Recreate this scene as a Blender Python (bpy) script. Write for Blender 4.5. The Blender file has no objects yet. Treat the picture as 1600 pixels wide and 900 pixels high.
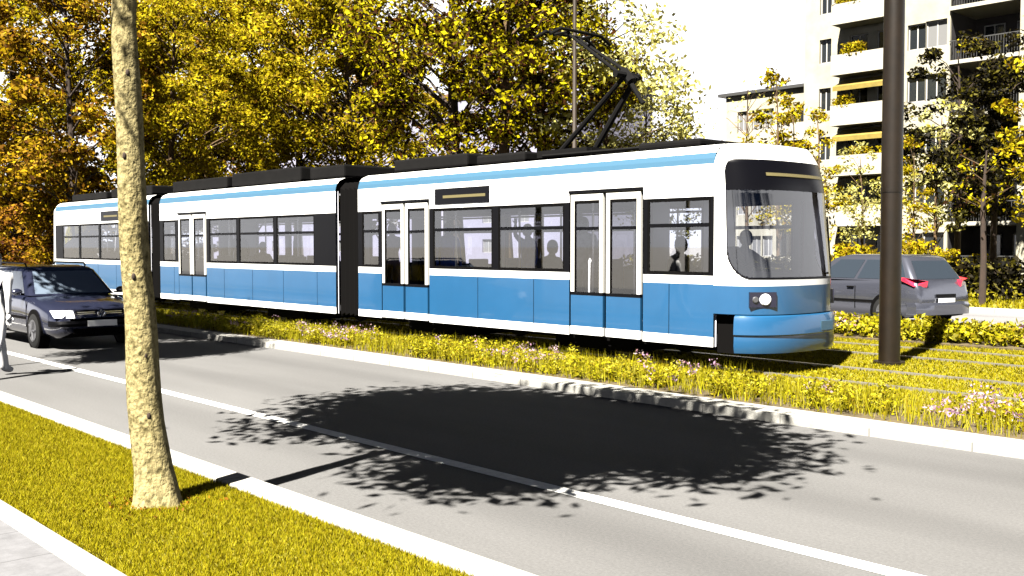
import bpy, bmesh, math, random
import numpy as np
from mathutils import Vector, Matrix
R_ = math.radians
scene = bpy.context.scene
COL = scene.collection

# ------------------------------------------------------------------ camera
EYE = 1.85
PITCH = math.atan2(65, 1600)
YAW = math.atan2(1455, 1600)
FW = Vector((-math.cos(YAW)*math.cos(PITCH), math.sin(YAW)*math.cos(PITCH), -math.sin(PITCH)))
RT = Vector((math.sin(YAW), math.cos(YAW), 0))
UP = RT.cross(FW)
cam = bpy.data.cameras.new('camera')
cam.sensor_width = 36; cam.lens = 36; cam.clip_end = 3000; cam.clip_start = .05
co = bpy.data.objects.new('camera', cam); COL.objects.link(co)
co.matrix_world = Matrix(((RT.x, UP.x, -FW.x, 0), (RT.y, UP.y, -FW.y, 0), (RT.z, UP.z, -FW.z, EYE), (0, 0, 0, 1)))
scene.camera = co

def at(px, Y):
    """x of the point that stands at lateral distance Y in the direction px"""
    d = FW + RT*((px-800)/1600)
    return d.x*Y/d.y

# ------------------------------------------------------------------ world, sun
SUN_EL = 55; SUN_DIR = Vector((.27, -.963, 0)).normalized()
w = bpy.data.worlds.new('World'); scene.world = w; w.use_nodes = True
nt = w.node_tree
sk = nt.nodes.new('ShaderNodeTexSky'); sk.sky_type = 'NISHITA'; sk.sun_disc = False
sk.sun_elevation = R_(SUN_EL); sk.sun_rotation = math.atan2(SUN_DIR.x, SUN_DIR.y)
sk.altitude = 30000; sk.air_density = 1.0; sk.dust_density = 1.0; sk.ozone_density = 1.0
# added cloud bank low on the horizon, whitens sky and window reflections, ragged upper edge
tc = nt.nodes.new('ShaderNodeTexCoord'); sp = nt.nodes.new('ShaderNodeSeparateXYZ'); nt.links.new(tc.outputs['Generated'], sp.inputs[0])
nz = nt.nodes.new('ShaderNodeTexNoise'); nz.inputs['Scale'].default_value = 5; nz.inputs['Detail'].default_value = 8; nz.inputs['Roughness'].default_value = .6
mpn = nt.nodes.new('ShaderNodeMapping'); mpn.inputs['Scale'].default_value = (1, 1, 2.4)
nt.links.new(tc.outputs['Generated'], mpn.inputs[0]); nt.links.new(mpn.outputs[0], nz.inputs[0])
ma = nt.nodes.new('ShaderNodeMath'); ma.operation = 'MULTIPLY_ADD'; ma.inputs[1].default_value = -.34
nt.links.new(nz.outputs[0], ma.inputs[0])
sy_ = nt.nodes.new('ShaderNodeMapRange'); sy_.interpolation_type = 'SMOOTHSTEP'
sy_.inputs[1].default_value = -.2; sy_.inputs[2].default_value = .6; sy_.inputs[3].default_value = .17; sy_.inputs[4].default_value = 0
nt.links.new(sp.outputs[1], sy_.inputs[0])
ad = nt.nodes.new('ShaderNodeMath'); ad.operation = 'ADD'
nt.links.new(sp.outputs[2], ad.inputs[0]); nt.links.new(sy_.outputs[0], ad.inputs[1]); nt.links.new(ad.outputs[0], ma.inputs[2])
mr = nt.nodes.new('ShaderNodeMapRange'); mr.interpolation_type = 'SMOOTHSTEP'
mr.inputs[1].default_value = .08; mr.inputs[2].default_value = .20; mr.inputs[3].default_value = 1; mr.inputs[4].default_value = 0
nt.links.new(ma.outputs[0], mr.inputs[0])
mxs = nt.nodes.new('ShaderNodeMix'); mxs.data_type = 'RGBA'; mxs.inputs['B'].default_value = (4.9, 4.9, 5.1, 1)
nt.links.new(mr.outputs[0], mxs.inputs['Factor']); nt.links.new(sk.outputs[0], mxs.inputs['A'])
nt.links.new(mxs.outputs['Result'], nt.nodes['Background'].inputs[0])
nt.nodes['Background'].inputs[1].default_value = .05
sun = bpy.data.lights.new('sun', 'SUN'); sun.energy = 5; sun.angle = R_(.5); sun.color = (1, .95, .86)
so = bpy.data.objects.new('sun', sun); COL.objects.link(so)
tosun = Vector((SUN_DIR.x*math.cos(R_(SUN_EL)), SUN_DIR.y*math.cos(R_(SUN_EL)), math.sin(R_(SUN_EL))))
so.rotation_euler = tosun.to_track_quat('Z', 'Y').to_euler()
vs = scene.view_settings
scene.display_settings.display_device = 'sRGB'
vs.view_transform = 'Standard'; vs.look = 'None'; vs.gamma = 1; vs.exposure = 2.75; vs.use_curve_mapping = False
scene.render.engine = 'CYCLES'
cy = scene.cycles
cy.use_denoising = True
cy.max_bounces = 8; cy.transparent_max_bounces = 16; cy.diffuse_bounces = 0; cy.glossy_bounces = 4
cy.caustics_reflective = False; cy.caustics_refractive = False
cy.sample_clamp_indirect = 6

# ------------------------------------------------------------------ materials
def nodes(name):
    m = bpy.data.materials.new(name); m.use_nodes = True
    return m, m.node_tree, m.node_tree.nodes['Principled BSDF']

def mat(name, col, rough=.6, metal=0, coat=0, var=0, scale=4, bump=0, bscale=60, spec=.5, detail=6, col2=None, stretch=None):
    m, t, p = nodes(name)
    p.inputs['Base Color'].default_value = (*col, 1)
    p.inputs['Roughness'].default_value = rough; p.inputs['Metallic'].default_value = metal
    p.inputs['Specular IOR Level'].default_value = spec
    if coat: p.inputs['Coat Weight'].default_value = coat; p.inputs['Coat Roughness'].default_value = .04
    tc = None
    if var or bump or col2:
        tc = t.nodes.new('ShaderNodeTexCoord'); src = tc.outputs['Object']
        if stretch:
            mp = t.nodes.new('ShaderNodeMapping'); mp.inputs['Scale'].default_value = stretch
            t.links.new(src, mp.inputs[0]); src = mp.outputs[0]
    if var or col2:
        n = t.nodes.new('ShaderNodeTexNoise'); n.inputs['Scale'].default_value = scale; n.inputs['Detail'].default_value = detail
        n.inputs['Roughness'].default_value = .65
        t.links.new(src, n.inputs['Vector'])
        r = t.nodes.new('ShaderNodeValToRGB')
        r.color_ramp.elements[0].position = .3; r.color_ramp.elements[1].position = .7
        a = col2 if col2 else tuple(c*(1-var) for c in col)
        b = col if col2 else tuple(min(1, c*(1+var)) for c in col)
        r.color_ramp.elements[0].color = (*a, 1); r.color_ramp.elements[1].color = (*b, 1)
        t.links.new(n.outputs[0], r.inputs[0]); t.links.new(r.outputs[0], p.inputs['Base Color'])
    if bump:
        n2 = t.nodes.new('ShaderNodeTexNoise'); n2.inputs['Scale'].default_value = bscale; n2.inputs['Detail'].default_value = 5
        t.links.new(src, n2.inputs['Vector'])
        b = t.nodes.new('ShaderNodeBump'); b.inputs['Strength'].default_value = bump; b.inputs['Distance'].default_value = .02
        t.links.new(n2.outputs[0], b.inputs['Height']); t.links.new(b.outputs[0], p.inputs['Normal'])
    return m

def leafmat(name, cols, trans=.35, rough=.6):
    """leaves: each leaf island has one of several own colours"""
    m, t, p = nodes(name)
    g = t.nodes.new('ShaderNodeNewGeometry'); r = t.nodes.new('ShaderNodeValToRGB')
    e = r.color_ramp.elements
    e[0].color = (*cols[0], 1); e[1].color = (*cols[-1], 1)
    for i, c in enumerate(cols[1:-1]):
        x = e.new((i+1)/(len(cols)-1)); x.color = (*c, 1)
    t.links.new(g.outputs['Random Per Island'], r.inputs[0])
    t.links.new(r.outputs[0], p.inputs['Base Color'])
    p.inputs['Roughness'].default_value = rough; p.inputs['Specular IOR Level'].default_value = .06
    tr = t.nodes.new('ShaderNodeBsdfTranslucent'); t.links.new(r.outputs[0], tr.inputs[0])
    mx = t.nodes.new('ShaderNodeMixShader'); mx.inputs[0].default_value = trans
    t.links.new(p.outputs[0], mx.inputs[1]); t.links.new(tr.outputs[0], mx.inputs[2])
    t.links.new(mx.outputs[0], t.nodes['Material Output'].inputs[0])
    return m

def glassmat(name, tint, refl=1.0):
    m, t, p = nodes(name)
    t.nodes.remove(p)
    tr = t.nodes.new('ShaderNodeBsdfTransparent'); tr.inputs[0].default_value = (*tint, 1)
    gl = t.nodes.new('ShaderNodeBsdfGlossy'); gl.inputs['Roughness'].default_value = .02
    gl.inputs[0].default_value = (refl, refl, refl, 1)
    fr = t.nodes.new('ShaderNodeFresnel'); fr.inputs[0].default_value = 2.15
    mx = t.nodes.new('ShaderNodeMixShader')
    t.links.new(fr.outputs[0], mx.inputs[0]); t.links.new(tr.outputs[0], mx.inputs[1]); t.links.new(gl.outputs[0], mx.inputs[2])
    t.links.new(mx.outputs[0], t.nodes['Material Output'].inputs[0])
    return m

def asphalt(name, base):
    m, t, p = nodes(name)
    tc = t.nodes.new('ShaderNodeTexCoord')
    n1 = t.nodes.new('ShaderNodeTexNoise'); n1.inputs['Scale'].default_value = 45; n1.inputs['Detail'].default_value = 8; n1.inputs['Roughness'].default_value = .8
    n2 = t.nodes.new('ShaderNodeTexNoise'); n2.inputs['Scale'].default_value = .55; n2.inputs['Detail'].default_value = 5
    mp = t.nodes.new('ShaderNodeMapping'); mp.inputs['Scale'].default_value = (.25, 1.2, 1)
    t.links.new(tc.outputs['Object'], n1.inputs[0]); t.links.new(tc.outputs['Object'], mp.inputs[0]); t.links.new(mp.outputs[0], n2.inputs[0])
    r1 = t.nodes.new('ShaderNodeMapRange'); r1.inputs[1].default_value = .25; r1.inputs[2].default_value = .75; r1.inputs[3].default_value = .62; r1.inputs[4].default_value = 1.4
    r2 = t.nodes.new('ShaderNodeMapRange'); r2.inputs[1].default_value = .3; r2.inputs[2].default_value = .7; r2.inputs[3].default_value = .80; r2.inputs[4].default_value = 1.12
    t.links.new(n1.outputs[0], r1.inputs[0]); t.links.new(n2.outputs[0], r2.inputs[0])
    mu = t.nodes.new('ShaderNodeMath'); mu.operation = 'MULTIPLY'
    t.links.new(r1.outputs[0], mu.inputs[0]); t.links.new(r2.outputs[0], mu.inputs[1])
    # wheel tracks polished darker by traffic, 1.75 m apart
    sx = t.nodes.new('ShaderNodeSeparateXYZ'); t.links.new(tc.outputs['Object'], sx.inputs[0])
    wv = t.nodes.new('ShaderNodeMath'); wv.operation = 'MULTIPLY_ADD'; wv.inputs[1].default_value = 2*math.pi/1.75; wv.inputs[2].default_value = -2*math.pi*6.6/1.75
    t.links.new(sx.outputs[1], wv.inputs[0])
    cs = t.nodes.new('ShaderNodeMath'); cs.operation = 'COSINE'; t.links.new(wv.outputs[0], cs.inputs[0])
    ma_ = t.nodes.new('ShaderNodeMapRange'); ma_.inputs[1].default_value = .2; ma_.inputs[2].default_value = 1; ma_.inputs[3].default_value = 1.03; ma_.inputs[4].default_value = .90
    t.links.new(cs.outputs[0], ma_.inputs[0])
    m3 = t.nodes.new('ShaderNodeMath'); m3.operation = 'MULTIPLY'; t.links.new(mu.outputs[0], m3.inputs[0]); t.links.new(ma_.outputs[0], m3.inputs[1])
    vm = t.nodes.new('ShaderNodeVectorMath'); vm.operation = 'SCALE'; vm.inputs[0].default_value = base
    t.links.new(m3.outputs[0], vm.inputs['Scale']); t.links.new(vm.outputs[0], p.inputs['Base Color'])
    p.inputs['Roughness'].default_value = .85; p.inputs['Specular IOR Level'].default_value = .2
    b = t.nodes.new('ShaderNodeBump'); b.inputs['Strength'].default_value = .5; b.inputs['Distance'].default_value = .01
    t.links.new(n1.outputs[0], b.inputs['Height']); t.links.new(b.outputs[0], p.inputs['Normal'])
    return m

def kerbmat(name, col, step=1.0):
    m, t, p = nodes(name)
    tc = t.nodes.new('ShaderNodeTexCoord'); sp = t.nodes.new('ShaderNodeSeparateXYZ'); t.links.new(tc.outputs['Object'], sp.inputs[0])
    d = t.nodes.new('ShaderNodeMath'); d.operation = 'DIVIDE'; d.inputs[1].default_value = step; t.links.new(sp.outputs[0], d.inputs[0])
    f = t.nodes.new('ShaderNodeMath'); f.operation = 'FRACT'; t.links.new(d.outputs[0], f.inputs[0])
    c = t.nodes.new('ShaderNodeMath'); c.operation = 'LESS_THAN'; c.inputs[1].default_value = .018; t.links.new(f.outputs[0], c.inputs[0])
    n = t.nodes.new('ShaderNodeTexNoise'); n.inputs['Scale'].default_value = 9; n.inputs['Detail'].default_value = 8; n.inputs['Roughness'].default_value = .7; t.links.new(tc.outputs['Object'], n.inputs[0])
    r = t.nodes.new('ShaderNodeValToRGB'); r.color_ramp.elements[0].position = .3; r.color_ramp.elements[1].position = .7
    r.color_ramp.elements[0].color = (*[x*.72 for x in col], 1); r.color_ramp.elements[1].color = (*[x*1.12 for x in col], 1)
    t.links.new(n.outputs[0], r.inputs[0])
    mx = t.nodes.new('ShaderNodeMix'); mx.data_type = 'RGBA'; mx.inputs['B'].default_value = (*[x*.5 for x in col], 1)
    t.links.new(c.outputs[0], mx.inputs['Factor']); t.links.new(r.outputs[0], mx.inputs['A']); t.links.new(mx.outputs['Result'], p.inputs['Base Color'])
    p.inputs['Roughness'].default_value = .85
    b = t.nodes.new('ShaderNodeBump'); b.inputs['Strength'].default_value = .3; b.inputs['Distance'].default_value = .01
    t.links.new(n.outputs[0], b.inputs['Height']); t.links.new(b.outputs[0], p.inputs['Normal'])
    return m

M = {}
M['asphalt'] = asphalt('asphalt', (.074, .073, .0725))
M['asphalt_far'] = asphalt('asphalt_far', (.12, .118, .12))
M['paint'] = mat('road_paint', (.62, .62, .6), .8, var=.18, scale=14, bump=.2)
M['kerb'] = kerbmat('kerb_concrete', (.24, .235, .215))
M['slab'] = kerbmat('pavement_concrete', (.088, .088, .094), .6)
M['soil'] = mat('soil', (.05, .035, .012), .95, var=.4, scale=8, bump=.6)
M['turf'] = mat('turf', (.17, .15, .004), .95, col2=(.11, .095, .004), scale=5, bump=.5, bscale=40)
M['ground'] = mat('ground', (.16, .155, .15), .95, col2=(.12, .115, .11), scale=.6)
M['grass'] = leafmat('grass_blades', [(.15, .13, .003), (.19, .168, .003), (.225, .2, .004), (.175, .13, .003), (.21, .19, .006), (.12, .085, .004)], .35)
M['verge'] = leafmat('verge_leaves', [(.06, .045, .003), (.22, .20, .003), (.28, .26, .006), (.15, .10, .004), (.28, .25, .014), (.30, .27, .04)], .35)
M['blossom'] = leafmat('verge_blossom', [(.20, .09, .15), (.32, .20, .30), (.36, .30, .28), (.14, .045, .06)], .3)
M['rail'] = mat('rail_steel', (.35, .33, .3), .35, metal=.8, var=.2)
M['white'] = mat('tram_white', (.72, .72, .7), .25, coat=.5, var=.03, scale=2)
M['cream'] = mat('door_frame_white', (.55, .54, .5), .3, coat=.3)
M['blue'] = mat('tram_blue', (.0085, .053, .122), .3, coat=.4, var=.06, scale=1.5)
M['bluestripe'] = mat('tram_roof_blue', (.03, .078, .125), .4, coat=.1)
M['black'] = mat('black_trim', (.0018, .0018, .0025), .4, spec=.1)
M['rubber'] = mat('rubber', (.0022, .002, .002), .95, spec=.04)
M['roofgrey'] = mat('roof_equipment', (.0026, .0024, .0024), .85, var=.4, scale=3, spec=.1)
M['lining'] = mat('interior_lining', (.5, .5, .55), .6)
M['ceiling'] = mat('interior_ceiling', (.5, .5, .52), .6)
M['floor'] = mat('interior_floor', (.05, .05, .055), .7)
M['seat'] = mat('seat_fabric', (.012, .016, .06), .9, var=.3, scale=20)
M['steel'] = mat('grab_steel', (.55, .55, .58), .3, metal=.6)
M['glass'] = glassmat('tram_glass', (.82, .84, .90))
M['screen'] = mat('display_glass', (.002, .002, .003), .3, spec=.12)
M['amber'] = mat('display_matrix', (.09, .075, .03), .5)
M['lamp'] = mat('lamp_lens', (.85, .85, .85), .08, coat=1)
M['lampdark'] = mat('lamp_housing', (.01, .01, .02), .25)
M['redlens'] = mat('tail_lens', (.6, .02, .05), .12, coat=1)
M['pole'] = mat('mast_paint', (.0062, .0036, .0016), .42, var=.4, scale=5, bump=.1, spec=.35)
M['post'] = mat('lamp_post_paint', (.02, .012, .006), .6)
M['bark'] = mat('pale_bark', (.215, .18, .085), .92, col2=(.05, .04, .014), scale=26, bump=1, bscale=40, stretch=(1, 1, .7), detail=10, spec=.1)
for nd in M['bark'].node_tree.nodes:
    if nd.type == 'VALTORGB':
        nd.color_ramp.elements[0].position = .33; nd.color_ramp.elements[1].position = .55
M['barkdark'] = mat('dark_bark', (.02, .011, .006), .95, var=.4, scale=6)
M['barkmid'] = mat('brown_bark', (.06, .034, .012), .95, var=.4, scale=6)
M['navy'] = mat('car_paint_navy', (.02, .023, .045), .22, metal=.5, coat=1, spec=.6)
M['silver'] = mat('car_paint_silver_blue', (.085, .09, .115), .25, metal=.7, coat=1)
M['carglass'] = mat('car_window', (.02, .026, .034), .05, coat=1, spec=1)
M['screenglass'] = mat('car_windscreen_sky_tint', (.09, .115, .15), .06, coat=1, spec=1)  # pale sky reflection is put into the glass colour
M['plate'] = mat('number_plate', (.75, .75, .74), .4)
M['chrome'] = mat('chrome', (.6, .6, .62), .12, metal=1)
M['tyre'] = mat('tyre', (.006, .006, .006), .85, spec=.2)
M['rim'] = mat('alloy', (.12, .12, .13), .35, metal=.7)
M['wall'] = mat('white_render', (.23, .215, .165), .9, var=.2, scale=.8, bump=.15)
M['wallgrey'] = mat('grey_render', (.17, .165, .215), .9, var=.12, scale=.4)
M['wallbase'] = mat('dark_plinth', (.03, .026, .022), .9, var=.3, scale=1)
M['balcony'] = mat('balcony_concrete', (.26, .245, .2), .85, var=.12, scale=1.5)
M['awning'] = mat('balcony_awning', (.14, .1, .012), .85, var=.25, scale=3)
M['frame'] = mat('window_frame', (.3, .29, .27), .6)
M['pane'] = mat('window_pane', (.012, .014, .016), .1, spec=.8)
M['panegrey'] = mat('window_pane_curtained', (.12, .12, .12), .25, spec=.7)
M['roof'] = mat('roof_tiles', (.08, .035, .02), .9, var=.3, scale=3)
M['metal'] = mat('railing_metal', (.03, .03, .03), .5)
M['shade'] = mat('loggia_wall_painted_shade', (.012, .010, .012), .9, var=.4, scale=1.3)  # deep shade of the recess is put into the wall colour
M['skin'] = mat('skin', (.2, .11, .075), .6)
M['hair'] = mat('dark_hair', (.008, .006, .005), .7)
def cloth(n, c): return mat('cloth_'+n, c, .9, var=.15, scale=12, spec=.2)
M['c_blue'] = cloth('blue', (.03, .075, .42)); M['c_navy'] = cloth('navy', (.008, .012, .045)); M['c_black'] = cloth('black', (.006, .005, .006))
M['c_white'] = cloth('white', (.72, .72, .72)); M['c_pink'] = cloth('rose', (.24, .16, .18)); M['c_tan'] = cloth('tan', (.3, .27, .2))

# ------------------------------------------------------------------ mesh helpers
class MB:
    def __init__(s): s.v = []; s.f = []; s.m = []; s.mats = []
    def mi(s, m):
        m = M[m] if isinstance(m, str) else m
        if m not in s.mats: s.mats.append(m)
        return s.mats.index(m)
    def face(s, pts, m):
        i = len(s.v); s.v += [tuple(p) for p in pts]; s.f.append(tuple(range(i, i+len(pts)))); s.m.append(s.mi(m))
    def box(s, x0, x1, y0, y1, z0, z1, m):
        i = len(s.v); k = s.mi(m)
        s.v += [(x0, y0, z0), (x1, y0, z0), (x1, y1, z0), (x0, y1, z0), (x0, y0, z1), (x1, y0, z1), (x1, y1, z1), (x0, y1, z1)]
        for f in ((0, 3, 2, 1), (4, 5, 6, 7), (0, 1, 5, 4), (1, 2, 6, 5), (2, 3, 7, 6), (3, 0, 4, 7)):
            s.f.append(tuple(i+q for q in f)); s.m.append(k)
    def tube(s, pts, rads, m, n=10, caps=True):
        pts = [Vector(p) for p in pts]; k = s.mi(m); base = len(s.v)
        if not hasattr(rads, '__len__'): rads = [rads]*len(pts)
        ref = None
        for i, p in enumerate(pts):
            d = (pts[min(i+1, len(pts)-1)]-pts[max(i-1, 0)]).normalized()
            if ref is None:
                ref = Vector((1, 0, 0)) if abs(d.x) < .8 else Vector((0, 1, 0))
            a = (ref-d*ref.dot(d)).normalized(); b = d.cross(a); ref = a
            for j in range(n):
                t = 2*math.pi*j/n
                s.v.append(tuple(p+(a*math.cos(t)+b*math.sin(t))*rads[i]))
        for i in range(len(pts)-1):
            for j in range(n):
                q = base+i*n; j2 = (j+1) % n
                s.f.append((q+j, q+j2, q+n+j2, q+n+j)); s.m.append(k)
        if caps:
            s.f.append(tuple(base+j for j in reversed(range(n)))); s.m.append(k)
            q = base+(len(pts)-1)*n
            s.f.append(tuple(q+j for j in range(n))); s.m.append(k)
    def loft(s, rings, m, closed=True, cap=True):
        """rings: equal-length point lists; m: material or fn(i, j)"""
        n = len(rings[0]); base = len(s.v)
        for r in rings: s.v += [tuple(p) for p in r]
        for i in range(len(rings)-1):
            for j in range(n if closed else n-1):
                q = base+i*n; j2 = (j+1) % n
                mm = m(i, j) if callable(m) else m
                if mm is None: continue
                s.f.append((q+j, q+j2, q+n+j2, q+n+j)); s.m.append(s.mi(mm))
        if cap and closed:
            mm = m(0, 0) if callable(m) else m
            s.f.append(tuple(base+j for j in reversed(range(n)))); s.m.append(s.mi(mm))
            q = base+(len(rings)-1)*n
            s.f.append(tuple(q+j for j in range(n))); s.m.append(s.mi(mm))
    def ell(s, c, r, m, nu=12, nv=8, half=False):
        rings = []
        lo = 0 if half else -math.pi/2+.05
        for i in range(nv+1):
            t = lo+(math.pi/2-.05-lo)*i/nv
            rings.append([(c[0]+r[0]*math.cos(t)*math.cos(2*math.pi*j/nu), c[1]+r[1]*math.cos(t)*math.sin(2*math.pi*j/nu), c[2]+r[2]*math.sin(t)) for j in range(nu)])
        s.loft(rings, m)
    def build(s, name, parent=None, origin=(0, 0, 0), smooth=False, bevel=0, angle=35):
        me = bpy.data.meshes.new(name)
        o3 = Vector(origin)
        me.from_pydata([tuple(Vector(p)-o3) for p in s.v], [], s.f)
        for m in s.mats: me.materials.append(m)
        me.polygons.foreach_set('material_index', s.m)
        me.update()
        if smooth or bevel:
            bm = bmesh.new(); bm.from_mesh(me)
            bmesh.ops.remove_doubles(bm, verts=bm.verts, dist=1e-5)
            bmesh.ops.recalc_face_normals(bm, faces=bm.faces)
            if bevel:
                es = [e for e in bm.edges if len(e.link_faces) == 2 and e.calc_face_angle(0) > R_(40)]
                if es: bmesh.ops.bevel(bm, geom=es, offset=bevel, segments=2, affect='EDGES', profile=.6)
            if smooth:
                for f in bm.faces: f.smooth = True
                for e in bm.edges:
                    if len(e.link_faces) == 2 and e.calc_face_angle(0) > R_(angle): e.smooth = False
            bm.to_mesh(me); bm.free()
        o = bpy.data.objects.new(name, me); COL.objects.link(o)
        if parent: o.parent = parent
        elif tuple(origin) != (0, 0, 0): o.location = origin
        return o

def tag(o, label=None, cat=None, group=None, kind=None):
    if label: o['label'] = label
    if cat: o['category'] = cat
    if group: o['group'] = group
    if kind: o['kind'] = kind
    return o
def empty(name, loc, label, cat, group=None, rz=0):
    o = bpy.data.objects.new(name, None); COL.objects.link(o); o.empty_display_size = .3
    o.location = loc; o.rotation_euler = (0, 0, rz)
    return tag(o, label, cat, group)
def copy_tree(o, parent=None):
    c = o.copy(); COL.objects.link(c)
    if parent: c.parent = parent
    for ch in list(o.children): copy_tree(ch, c)
    return c
def fastmesh(name, V, F, mats, mi=None, parent=None):
    """V (n,3), F (m,k) numpy"""
    me = bpy.data.meshes.new(name); k = F.shape[1]
    me.vertices.add(len(V)); me.vertices.foreach_set('co', V.astype(np.float32).ravel())
    me.loops.add(F.size); me.loops.foreach_set('vertex_index', F.astype(np.int32).ravel())
    me.polygons.add(len(F)); me.polygons.foreach_set('loop_start', np.arange(0, F.size, k, dtype=np.int32))
    for m in mats: me.materials.append(m)
    if mi is not None: me.polygons.foreach_set('material_index', np.asarray(mi, dtype=np.int32))
    me.update(calc_edges=True); me.validate()
    o = bpy.data.objects.new(name, me); COL.objects.link(o)
    if parent: o.parent = parent
    return o

# ------------------------------------------------------------------ the ground and the road
def sheet(name, x0, x1, y0, y1, z, m):
    b = MB(); b.face([(x0, y0, z), (x1, y0, z), (x1, y1, z), (x0, y1, z)], m)
    return tag(b.build(name), kind='structure')
def slabm(name, x0, x1, y0, y1, z0, z1, m, bev=0):
    b = MB(); b.box(x0, x1, y0, y1, z0, z1, m)
    return tag(b.build(name, bevel=bev), kind='structure')
XA, XB = -420, 60
sheet('ground', -1500, 1500, -1500, 1500, -.03, 'ground')
sheet('road', XA, XB, 3.6, 9.4, 0, 'asphalt')
sheet('lane_line', XA, XB, 5.38, 5.53, .004, 'paint')
slabm('pavement', XA, XB, -8, 1.93, -.02, .115, 'slab')
slabm('pavement_edging', XA, XB, 1.933, 2.08, -.02, .125, 'kerb', .012)
slabm('lawn_soil', XA, XB, 2.083, 3.447, -.02, .10, 'turf')
slabm('near_kerb', XA, XB, 3.45, 3.68, -.02, .125, 'kerb', .015)
slabm('verge_kerb', XA, XB, 9.24, 9.66, -.02, .095, 'kerb', .015)
slabm('verge_soil', XA, XB, 9.663, 10.9, -.02, .09, 'soil')
slabm('track_bed', XA, XB, 10.903, 18.2, -.02, .05, 'turf')
slabm('far_verge_soil', XA, XB, 18.203, 19.9, -.02, .09, 'soil')
slabm('far_verge_kerb', XA, XB, 19.903, 20.2, -.02, .125, 'kerb', .015)
sheet('far_road', XA, XB, 20.1, 29.05, 0, 'asphalt_far')
slabm('far_kerb', XA, XB, 29, 29.25, -.02, .125, 'kerb', .015)
slabm('far_lawn', XA, XB, 29.253, 50.5, -.02, .10, 'turf')
for yc in (13.01, 16.5):
    for s in (-.7175, .7175):
        slabm('rail', XA, XB, yc+s-.036, yc+s+.036, .0, .085, 'rail')

# ------------------------------------------------------------------ grass, verge planting
rng = np.random.default_rng(7)
def blades(name, n, x0, x1, y0, y1, z, h0, h1, wd, mats, xpow=1.0, mi=None, lean=.5):
    u = rng.random(n)**xpow
    x = x1-(x1-x0)*u; y = y0+(y1-y0)*rng.random(n)
    h = h0+(h1-h0)*rng.random(n); a = rng.random(n)*2*np.pi; l = h*lean*rng.random(n); b = rng.random(n)*2*np.pi
    ww = wd*(.6+.8*rng.random(n))
    V = np.empty((n, 3, 3))
    V[:, 0] = np.stack([x-np.cos(a)*ww, y-np.sin(a)*ww, np.full(n, z)], 1)
    V[:, 1] = np.stack([x+np.cos(a)*ww, y+np.sin(a)*ww, np.full(n, z)], 1)
    V[:, 2] = np.stack([x+np.cos(b)*l, y+np.sin(b)*l, z+h], 1)
    return tag(fastmesh(name, V.reshape(-1, 3), np.arange(3*n).reshape(-1, 3), mats, mi), kind='stuff')
blades('lawn_grass', 330000, -19, -3.2, 2.09, 3.44, .10, .008, .038, .0042, [M['grass']], 1.0, lean=1.1)
blades('lawn_grass', 40000, -60, -19, 2.09, 3.44, .10, .03, .08, .012, [M['grass']], 1.0, lean=1.1)
blades('track_grass', 150000, -17, 2, 11.0, 18.2, .05, .015, .05, .011, [M['grass']], 1.0, lean=1.2)
blades('track_grass', 50000, -70, -17, 11.0, 18.2, .05, .02, .07, .02, [M['grass']], 1.4, lean=1.2)
blades('far_grass', 60000, -60, 5, 29.3, 45, .10, .04, .14, .03, [M['grass']], 1.0, lean=1.0)

def tufts(name, nc, per, x0, x1, y0, y1, z, hmin, hmax, rad, leaf, mat_, dens=None):
    cx = x0+(x1-x0)*rng.random(nc); cyy = y0+(y1-y0)*rng.random(nc)
    if dens is not None:
        k = rng.random(nc) < dens(cx); cx = cx[k]; cyy = cyy[k]; nc = len(cx)
    hh = hmin+(hmax-hmin)*rng.random(nc)**1.3
    n = nc*per
    t = rng.random(n); ang = rng.random(n)*2*np.pi
    H = np.repeat(hh, per)*t**.6; r = rad*rng.random(n)**.6*(.5+.6*t)
    c = np.stack([np.repeat(cx, per)+np.cos(ang)*r, np.repeat(cyy, per)+np.sin(ang)*r*.8, z+H], 1)
    return leaves(c, leaf), n
def leaves(c, size, up=.35):
    n = len(c)
    d = rng.normal(size=(n, 3)); d[:, 2] = d[:, 2]*.8+up; d /= np.linalg.norm(d, axis=1)[:, None]
    e = rng.normal(size=(n, 3)); e -= d*(e*d).sum(1)[:, None]; e /= np.linalg.norm(e, axis=1)[:, None]
    s = size*(.55+.9*rng.random(n))[:, None]
    V = np.empty((n, 4, 3))
    V[:, 0] = c-d*s; V[:, 1] = c+e*s*.5; V[:, 2] = c+d*s; V[:, 3] = c-e*s*.5
    return V.reshape(-1, 3)
def stuffleaf(name, V, m):
    return tag(fastmesh(name, V, np.arange(len(V)).reshape(-1, 4), [m]), kind='stuff')
def patch(x): return .16+.84*((np.sin(x*1.9)+np.sin(x*4.3+1)+np.sin(x*.7+2)) > -.5)
V1, _ = tufts('', 1500, 40, -26, 1.0, 9.85, 10.85, .09, .05, .20, .12, .024, None, patch)
V1b, _ = tufts('', 700, 46, -26, 1.0, 9.72, 10.7, .09, .14, .34, .11, .022, None, patch)
V2, _ = tufts('', 1300, 22, -62, -26, 9.72, 10.85, .09, .10, .42, .15, .05, None, patch)
stuffleaf('verge_plants', np.concatenate([V1, V1b, V2]), M['verge'])
blades('verge_grass', 13000, -26, 1, 9.7, 10.88, .09, .08, .34, .005, [M['verge']], 1.0, lean=.45)
def bands(x): return .12+.88*(np.sin(x*1.1+.6)+np.sin(x*2.7)*.6 > .75)
V3, _ = tufts('', 900, 20, -40, 1, 9.75, 10.8, .2, .06, .26, .10, .020, None, bands)
stuffleaf('verge_flowers', V3, M['blossom'])
V4, _ = tufts('', 2200, 26, -32, 3, 18.3, 19.85, .09, .14, .42, .16, .05, None)
stuffleaf('far_verge_plants', V4, M['verge'])
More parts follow.
